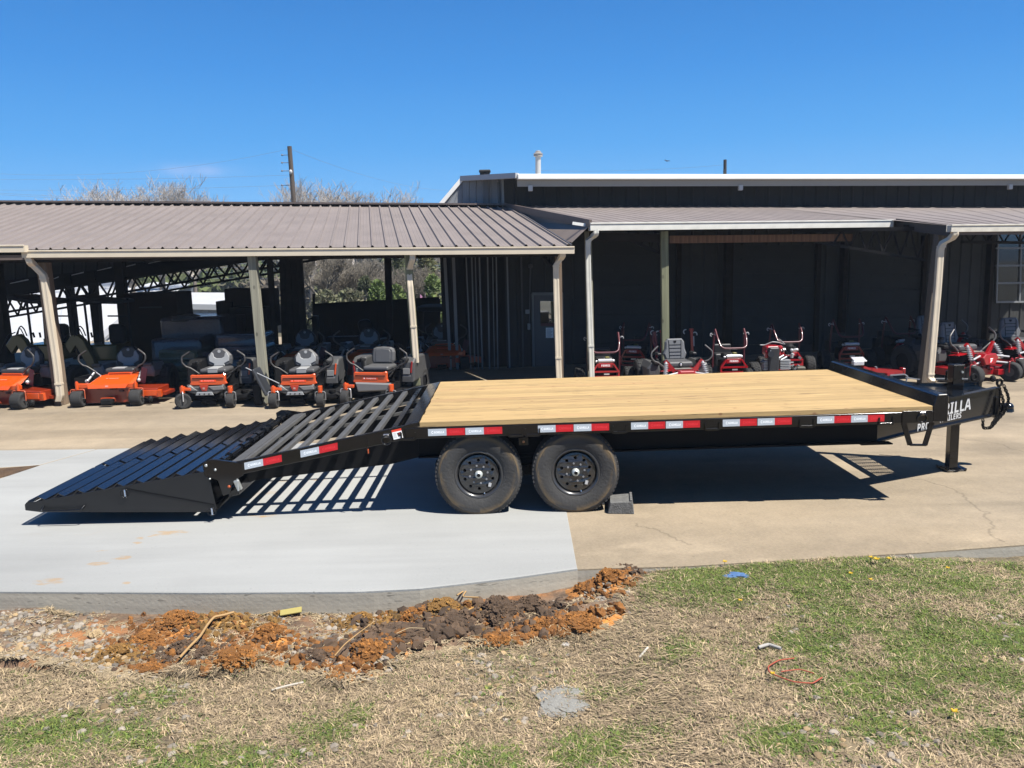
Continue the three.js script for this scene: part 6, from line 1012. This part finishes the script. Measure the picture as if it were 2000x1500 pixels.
{ const z = -19, o = thing('tool_rack', 'dark rack of trimmers and blowers in the middle of the open shed', 'rack', zp(690, 740, z).setY(0)); const l = (x, y) => zp(x, y, z).sub(o.position);
  nb().bx(...l(690, 690).toArray(), 1.2, .8, .3, 0, 0, 0, .05).bx(...l(640, 700).toArray(), .5, .7, .3, 0, 0, 0, .05).bx(...l(618, 655).toArray(), .12, .9, .2).bx(...l(715, 645).toArray(), .3, .5, .2, 0, 0, .2, .08).mesh('machine', navyPl, o);
  const b = nb(); for (let k = 0; k < 9; k++) b.cyl(l(640 + k * 11, 700), l(636 + k * 11 + rr(-6, 8), 618 + rr(0, 20)), .013, .013, 6); b.tube([l(601, 636), l(603, 624), l(616, 622), l(616, 656)], .02, 6).mesh('handle', navyPl, o);
  nb().bx(...l(748, 661).toArray(), .17, .03, .1, 0, 0, .12).mesh('lid', mat(.6, .6, .58, .6), o); nb().bx(...l(718, 629).toArray(), .05, .02, .05).bx(...l(610, 652).toArray(), .12, .01, .1).mesh('sticker', mat(.3, .33, .45, .5), o); nb().bx(...l(668, 714).toArray(), .06, .1, .01).mesh('price_tag', mat(.6, .6, .1, .6), o); }

// ---------------------------------------------------------------- beyond the sheds: white buildings, poles, wires, trees, hills
const whiteRoof = mat(.78, .79, .80, .55, { map: mottle(.82, 2.4) }), whiteWall = mat(.55, .6, .66, .6);
{
  const z = -40, o = thing('white_building', 'long low building with a broad white metal roof behind the excavators', 'building', zp(80, 660, z)); const l = (x, y, zz) => zp(x, y, zz).sub(o.position);
  ribbed(o, l(-220, 700, -30), l(232, 690, -30), l(262, 548, -54), l(-220, 548, -54), 1.1, .03, whiteRoof, 'roof_sheet', 2);
  nb().beam(l(190, 668, -31), l(243, 622, -38), .35, .12).mesh('rake_trim', mat(.5, .5, .5, .6), o);
  nb().quad(l(-220, 700, -30.1), l(232, 690, -30.1), l(232, 740, -30.1), l(-220, 740, -30.1)).mesh('wall', whiteWall, o);
}
{
  const o = thing('white_building', 'farther building with a pale roof edge between the tall carton and the truss', 'building', zp(310, 570, -58)); const l = (x, y, zz) => zp(x, y, zz).sub(o.position);
  ribbed(o, l(200, 578, -50), l(346, 568.5, -50), l(372, 555, -58), l(300, 551, -62), .6, .03, whiteRoof, 'roof_sheet', 4);
  nb().quad(l(330, 600, -51), l(378, 600, -58), l(378, 559, -58), l(346, 569.5, -51)).quad(l(200, 620, -50.2), l(346, 610, -50.2), l(346, 570, -50.2), l(200, 579, -50.2)).mesh('wall', mat(.3, .32, .34, .7), o);
}
{
  const o = thing('white_building', 'white metal building with ribbed siding between the carton stacks', 'building', zp(440, 620, -34)); const l = (x, y, zz) => zp(x, y, zz).sub(o.position);
  nb().quad(l(322, 596, -34), l(526, 600, -34), l(523, 572, -42), l(322, 571, -42)).mesh('roof', whiteRoof, o);
  nb().beam(l(320, 598, -33.9), l(527, 602, -33.9), .1, .22).mesh('eave_trim', mat(.6, .62, .63, .5), o);
  ribbed(o, l(320, 690, -34.2), l(529, 694, -34.2), l(527, 603, -34.2), l(320, 600, -34.2), .31, .03, mat(.62, .66, .72, .5), 'wall_sheet', 3);
}
const poleM = mat(.17, .13, .10, .9, { map: woodTex });
{
  const z = -44, t = zp(565.5, 286, z), b0 = zp(604, 760, z), o = thing('utility_pole', 'weathered wooden utility pole rising above the open shed roof', 'utility pole', V(b0.x, b0.y - 1.5, z)); const l = p => p.clone().sub(o.position);
  nb().cyl(V(0, 0, 0), l(t), .17, .115, 12).mesh('pole', poleM, o);
  for (const y of [303, 318, 334, 362]) nb().cyl(l(zp(566, y, z)), l(zp(551, y, z)), .018, .018, 6).ball(...l(zp(551, y, z)).toArray(), .05).mesh('insulator', mat(.25, .25, .27, .4), o);
  nb().ball(...l(zp(568, 336, z + .2)).toArray(), .09, .12, .09).mesh('fitting', mat(.7, .7, .7, .5), o);
  nb().bx(...l(zp(601, 703, z + .2)).toArray(), .3, .07, .1).bx(...l(zp(600, 672, z + .2)).toArray(), .2, .06, .1).mesh('band', mat(.6, .5, .3, .6), o);
}
{ const z = -60, t = zp(1416, 312, z), b = zp(1417, 370, z), o = thing('utility_pole', 'distant dark utility pole standing above the white gutter', 'utility pole', V(b.x, -3, z)); nb().cyl(V(0, 0, 0), t.clone().sub(o.position), .15, .11, 10).mesh('pole', mat(.05, .045, .045, .9), o); nb().bx(...zp(1415, 335, z + .1).sub(o.position).toArray(), .16, .3, .14).mesh('fitting', mat(.05, .05, .05, .8), o); }
const wireM = mat(.30, .36, .44, .8);
const wire = (x0, y0, x1, y1, z0, z1, r, label, sag = .4) => { const a = zp(x0, y0, z0), b = zp(x1, y1, z1), pts = []; for (let k = 0; k <= 8; k++) { const p = a.clone().lerp(b, k / 8); p.y -= sag * 4 * (k / 8) * (1 - k / 8); pts.push(p); } const o = nb().tube(pts, r, 5, 24).mesh('power_line', wireM); return tag(o, label, 'power line', 'overhead power lines'); };
wire(-60, 336, 566, 291, -44, -44, .006, 'topmost thin power line running to the utility pole', .6);
wire(-60, 350, 566, 342, -44, -44, .006, 'power line passing just below the little cloud', .1);
wire(-60, 371, 560, 362, -44, -44, .006, 'power line well below the little cloud', .1);
wire(-60, 374, 570, 397, -44, -44, .007, 'slanting power line that dips towards the shed ridge', .1);
wire(-60, 377, 300, 398, -44, -44, .007, 'lowest slanting power line disappearing behind the ridge', .0);
wire(567, 291, 880, 372, -44, -70, .007, 'thin power line leaving the utility pole towards the metal building', .5);
wire(1040, 333, 1416, 322, -60, -60, .007, 'thin power line ending at the distant dark pole', .2);
for (const [y0, y1, l] of [[513, 518, 'upper'], [522, 522, 'second'], [532, 527, 'third'], [544, 536, 'lowest']]) wire(400, y0, 900, y1, -50, -50 , .008, l + ' cable crossing the woods seen through the open shed', .1);
{ const c = zp(1303, 314.5, -120), o = thing('bird', 'tiny dark bird gliding high over the white gutter', 'bird', c, .4); nb().add(rock(2, .1, 1, .35, 2).scale(.28, .22, .09)).mesh('body', mat(.03, .03, .035, .9), o); nb().ext([[0, 0], [-.35, .16], [-.6, .05], [-.3, .05]], .05, .03).ext([[0, 0], [.3, .08], [.5, -.04], [.25, -.01]], .05, .03).mesh('wing', mat(.03, .03, .035, .9), o); }

// bare trees: real limbs down to twigs
let FEW = 0;
function limbs(b, p, d, len, r, depth, spread, up, minR) {
  const n = 3; let q = p.clone(), dir = d.clone(), rad = r; const pts = [p.clone()];
  for (let i = 0; i < n; i++) { dir.add(V(rr(-1, 1), rr(-.6, 1) * .8 + up * .3, rr(-1, 1)).multiplyScalar(.22)).normalize(); const e = q.clone().addScaledVector(dir, len / n), r2 = Math.max(minR * .6, rad * .86); b.cyl(q, e, rad, r2, depth > 2 ? 6 : 3, true); q = e; rad = r2; pts.push(e.clone()); if (depth > 0 && i > 0 && rnd() < (FEW ? .5 : .75)) limbs(b, q, dir.clone().add(V(rr(-1, 1), rr(-.2, .7), rr(-1, 1)).multiplyScalar(spread)).normalize(), len * rr(.5, .75), rad * .6, depth - 1, spread, up, minR); }
  if (depth > 0) for (let k = 0; k < 2 + (rnd() < (FEW ? .15 : .5) ? 1 : 0); k++) limbs(b, q, dir.clone().add(V(rr(-1, 1), rr(-.1, .8) * (up + .4), rr(-1, 1)).multiplyScalar(spread)).normalize(), len * rr(.6, .85), rad * .72, depth - 1, spread, up, minR);
}
const paleM = mat(.62, .56, .50, .95), greyM = mat(.30, .265, .21, .95), barkM = mat(.28, .24, .20, .95), twigM = mat(.46, .41, .36, .95);
function bareTree(px, yTop, yBase, z, label, depth = 5, spread = .75, up = .5, rTrunk = .16, wide = 1, tm = twigM, few = 0) {
  FEW = few; seed = px * 7919 + 13; const t = zp(px, yTop, z), base = zp(px, yBase, z), o = thing('bare_tree', label, 'tree', V(base.x, Math.max(-6, base.y), z)); const H = t.y - o.position.y;
  const tr = nb(); const th = H * .32; tr.cyl(V(0, -.5, 0), V(.05, th, 0), rTrunk * 1.15, rTrunk * .85, 9); tr.mesh('trunk', barkM, o);
  const c = nb(); for (let k = 0; k < 4; k++) { const a = k * 1.6 + rnd(); limbs(c, V(.04, th * (.9 + k * .03), 0), V(Math.cos(a) * spread, 1, Math.sin(a) * spread * .7).normalize(), H * .24, rTrunk * .55, depth, spread, up, .012); } const cm = c.mesh('crown', tm, o); cm.geometry.computeBoundingBox(); const bb = cm.geometry.boundingBox, k = (H - th * .8) / (bb.max.y - th * .8); cm.scale.set(wide * Math.min(1.3, Math.max(.8, k)), k, wide * Math.min(1.3, Math.max(.8, k))); cm.position.y = th * .8 * (1 - k); return o;
}
bareTree(262, 340, 620, -50, 'bare tree with spreading twigs above the middle of the left shed ridge', 5, .8, .4, .2, 1.5, paleM, 0);
bareTree(322, 344, 620, -52, 'bare tree right under the little cloud, above the shed ridge', 5, .8, .4, .2, 1.5, paleM, 0);
bareTree(222, 362, 620, -54, 'lower bare treetop on the outer side of the ridge trees', 4, .8, .4, .14, 1.3, paleM, 1);
bareTree(385, 372, 620, -54, 'small bare treetop barely clearing the ridge between cloud and pole', 4, .7, .4, .14, 1.4, paleM, 1);
bareTree(612, 344, 640, -48, 'bare tree just beyond the utility pole', 5, .6, .6, .17, 1.2, paleM, 1);
bareTree(684, 344, 640, -50, 'bare tree midway between the utility pole and the metal building', 5, .8, .4, .2, 1.5, paleM, 0);
bareTree(648, 374, 640, -53, 'low bare treetop between two taller ones near the pole', 4, .8, .4, .14, 1.3, paleM, 1);
bareTree(730, 374, 640, -52, 'low bare treetop nearest the metal building', 4, .7, .4, .15, 1.3, paleM, 1);
bareTree(626, 470, 640, -34, 'dark trunked bare tree framed by the open shed', 5, 1.0, .2, .12, 1, greyM);
for (const [x, y, z, l] of [[700, 505, -37, 'grey tangled bare tree behind the screened fence'], [760, 495, -39, 'bare tree leaning over the dark rear post'], [790, 512, -36, 'bare thicket tree left of the cut off downspout'], [660, 520, -36, 'bare grey thicket tree left of the tangle']]) bareTree(x, y, 650, z, l, 5, 1.15, .05, .09, 1, greyM);
for (const [x, y, z, l] of [[735, 498, -41, 'pale slender bare tree between the tangle and the dark rear post'], [680, 492, -43, 'pale tall bare tree behind the tangle'], [820, 515, -42, 'pale bare tree behind the yellow green one']]) bareTree(x, y, 640, z, l, 5, .9, .3, .08, 1, greyM);
// leafing shrubs and evergreens
const leafGeo = (() => { const b = nb(); for (let k = 0; k < 5; k++) { const a = k * 1.3; b.quad(V(0, 0, 0), V(.05, .02, .01).applyAxisAngle(V(0, 1, 0), a), V(.1, .07, 0).applyAxisAngle(V(0, 1, 0), a), V(.04, .06, -.02).applyAxisAngle(V(0, 1, 0), a)); } return b.geo(); })();
function leafy(px, yTop, yBase, wpx, z, cols, n, label, cone = .5, name = 'shrub', cat = 'shrub') {
  const t = zp(px, yTop, z), b0 = zp(px, yBase, z), o = thing(name, label, cat, V(b0.x, b0.y, z)), H = t.y - b0.y, W = wpx / 1615 * -z / 2;
  nb().cyl(V(0, -.3, 0), V(0, H * .8, 0), .07, .02, 7).mesh('trunk', barkM, o);
  const M4 = new THREE.Matrix4(), q = new THREE.Quaternion(), e = new THREE.Euler(), geos = []; const pos = [], col = [], nor = [], P = leafGeo.attributes.position; const p = V(), nn = V();
  for (let i = 0; i < n; i++) {
    const h = Math.pow(rnd(), .8), env = W * Math.pow(1 - h, cone) * (.55 + .9 * fbm(h * 5 + px, i * .0 + Math.floor(rnd() * 6) * 1.7, 2)), a = rnd() * 6.283, r = Math.sqrt(rnd()) * env;
    const x = Math.cos(a) * r, zz = Math.sin(a) * r, y = h * H * 1.02; if (fbm3(x * 1.6 + px, y * 1.6, zz * 1.6, 2) < .40) continue;
    const s = rr(.9, 2.1); M4.compose(V(x, y, zz), q.setFromEuler(e.set(rr(-1, 1), rnd() * 6.283, rr(-1, 1))), V(s, s, s));
    const c = cols[Math.floor(rnd() * cols.length)], k = rr(.6, 1.25);
    for (let v = 0; v < P.count; v++) { p.fromBufferAttribute(P, v).applyMatrix4(M4); pos.push(p.x, p.y, p.z); nn.fromBufferAttribute(leafGeo.attributes.normal, v).transformDirection(M4); nor.push(nn.x, nn.y, nn.z); col.push(c[0] * k * .8, c[1] * k * .8, c[2] * k * .8); }
  }
  const g = new THREE.BufferGeometry(); g.setAttribute('position', new THREE.Float32BufferAttribute(pos, 3)); g.setAttribute('normal', new THREE.Float32BufferAttribute(nor, 3)); g.setAttribute('color', new THREE.Float32BufferAttribute(col, 3));
  const m = new THREE.Mesh(g, leafM); m.name = 'foliage'; m.castShadow = m.receiveShadow = true; o.add(m); return o;
}
const leafM = new THREE.MeshPhysicalMaterial({ vertexColors: true, roughness: .9, side: THREE.DoubleSide, transmission: .25, thickness: 0 });
const cedar = [[.11, .14, .05], [.08, .10, .045], [.14, .16, .06]], springG = [[.17, .25, .05], [.12, .19, .04], [.2, .27, .07]], oliveG = [[.16, .17, .08], [.2, .19, .11], [.11, .12, .06]];
leafy(718, 548, 640, 60, -33, cedar, 1000, 'dark green cedar in the middle of the woods gap', .6, 'cedar_tree', 'tree');
leafy(742, 556, 640, 60, -32, springG, 1500, 'bright spring green bush beside the dark rear post', .6);
leafy(640, 575, 650, 90, -32, oliveG, 700, 'olive leafing bush left in the woods gap', .4);
leafy(690, 565, 640, 80, -31, oliveG, 900, 'light green bush in front of the grey thicket', .5);
leafy(835, 488, 640, 66, -40, [[.2, .2, .07], [.14, .16, .06], [.24, .22, .09]], 2200, 'tall yellow green leafing tree right of the cut off downspout', .45, 'leafing_tree', 'tree');
leafy(783, 500, 640, 50, -38, cedar, 1400, 'dark cedar between the rear post and the downspout', .5, 'cedar_tree', 'tree');
leafy(778, 565, 640, 46, -31, springG, 700, 'low bright bush under the dark cedar', .5);
leafy(832, 560, 620, 34, -31, [[.3, .13, .24], [.24, .11, .2], [.2, .13, .14]], 420, 'pink flowering redbud near the wing wall', .4, 'redbud', 'tree');
leafy(848, 545, 640, 40, -33, springG, 700, 'green bush at the corner of the wing wall', .4);
// wooded hillside: reads as one mass
{
  const n = 5200, g = rock(2, .5, 1.6, .8, 4); const im = new THREE.InstancedMesh(leafGeo.clone().scale(6, 6, 6), mat(1, 1, 1, 1), n * 3), c = new THREE.Color(), M4 = new THREE.Matrix4(), q = new THREE.Quaternion(), e = new THREE.Euler(); let k = 0;
  for (let i = 0; i < n * 3; i++) { const px = rr(250, 900), t = rnd(), z = lerp(-72, -120, t), top = lerp(560, px < 560 ? 512 : 508, t) - 14 * fbm(px * .02, t * 9, 3), p = zp(px, lerp(620, top, Math.sqrt(rnd())), z); const s = rr(.6, 1.6); e.set(rnd() * 3, rnd() * 6, rnd() * 3); M4.compose(p, q.setFromEuler(e), V(s, s, s)); im.setMatrixAt(k, M4); const gr = sstep(.45, .62, fbm(px * .02 + 5, p.y * .35 + t * 3, 3)), b = rr(.6, 1.2); im.setColorAt(k++, c.setRGB(b * lerp(.17, .15, gr), b * lerp(.14, .19, gr), b * lerp(.10, .06, gr))); }
  im.count = k; im.name = 'woods'; im.castShadow = im.receiveShadow = true; scene.add(im); tag(im, 'brown and green early spring woods on the slope behind the sheds', 'woods', null, 'stuff');
}
renderer.render(scene, camera);
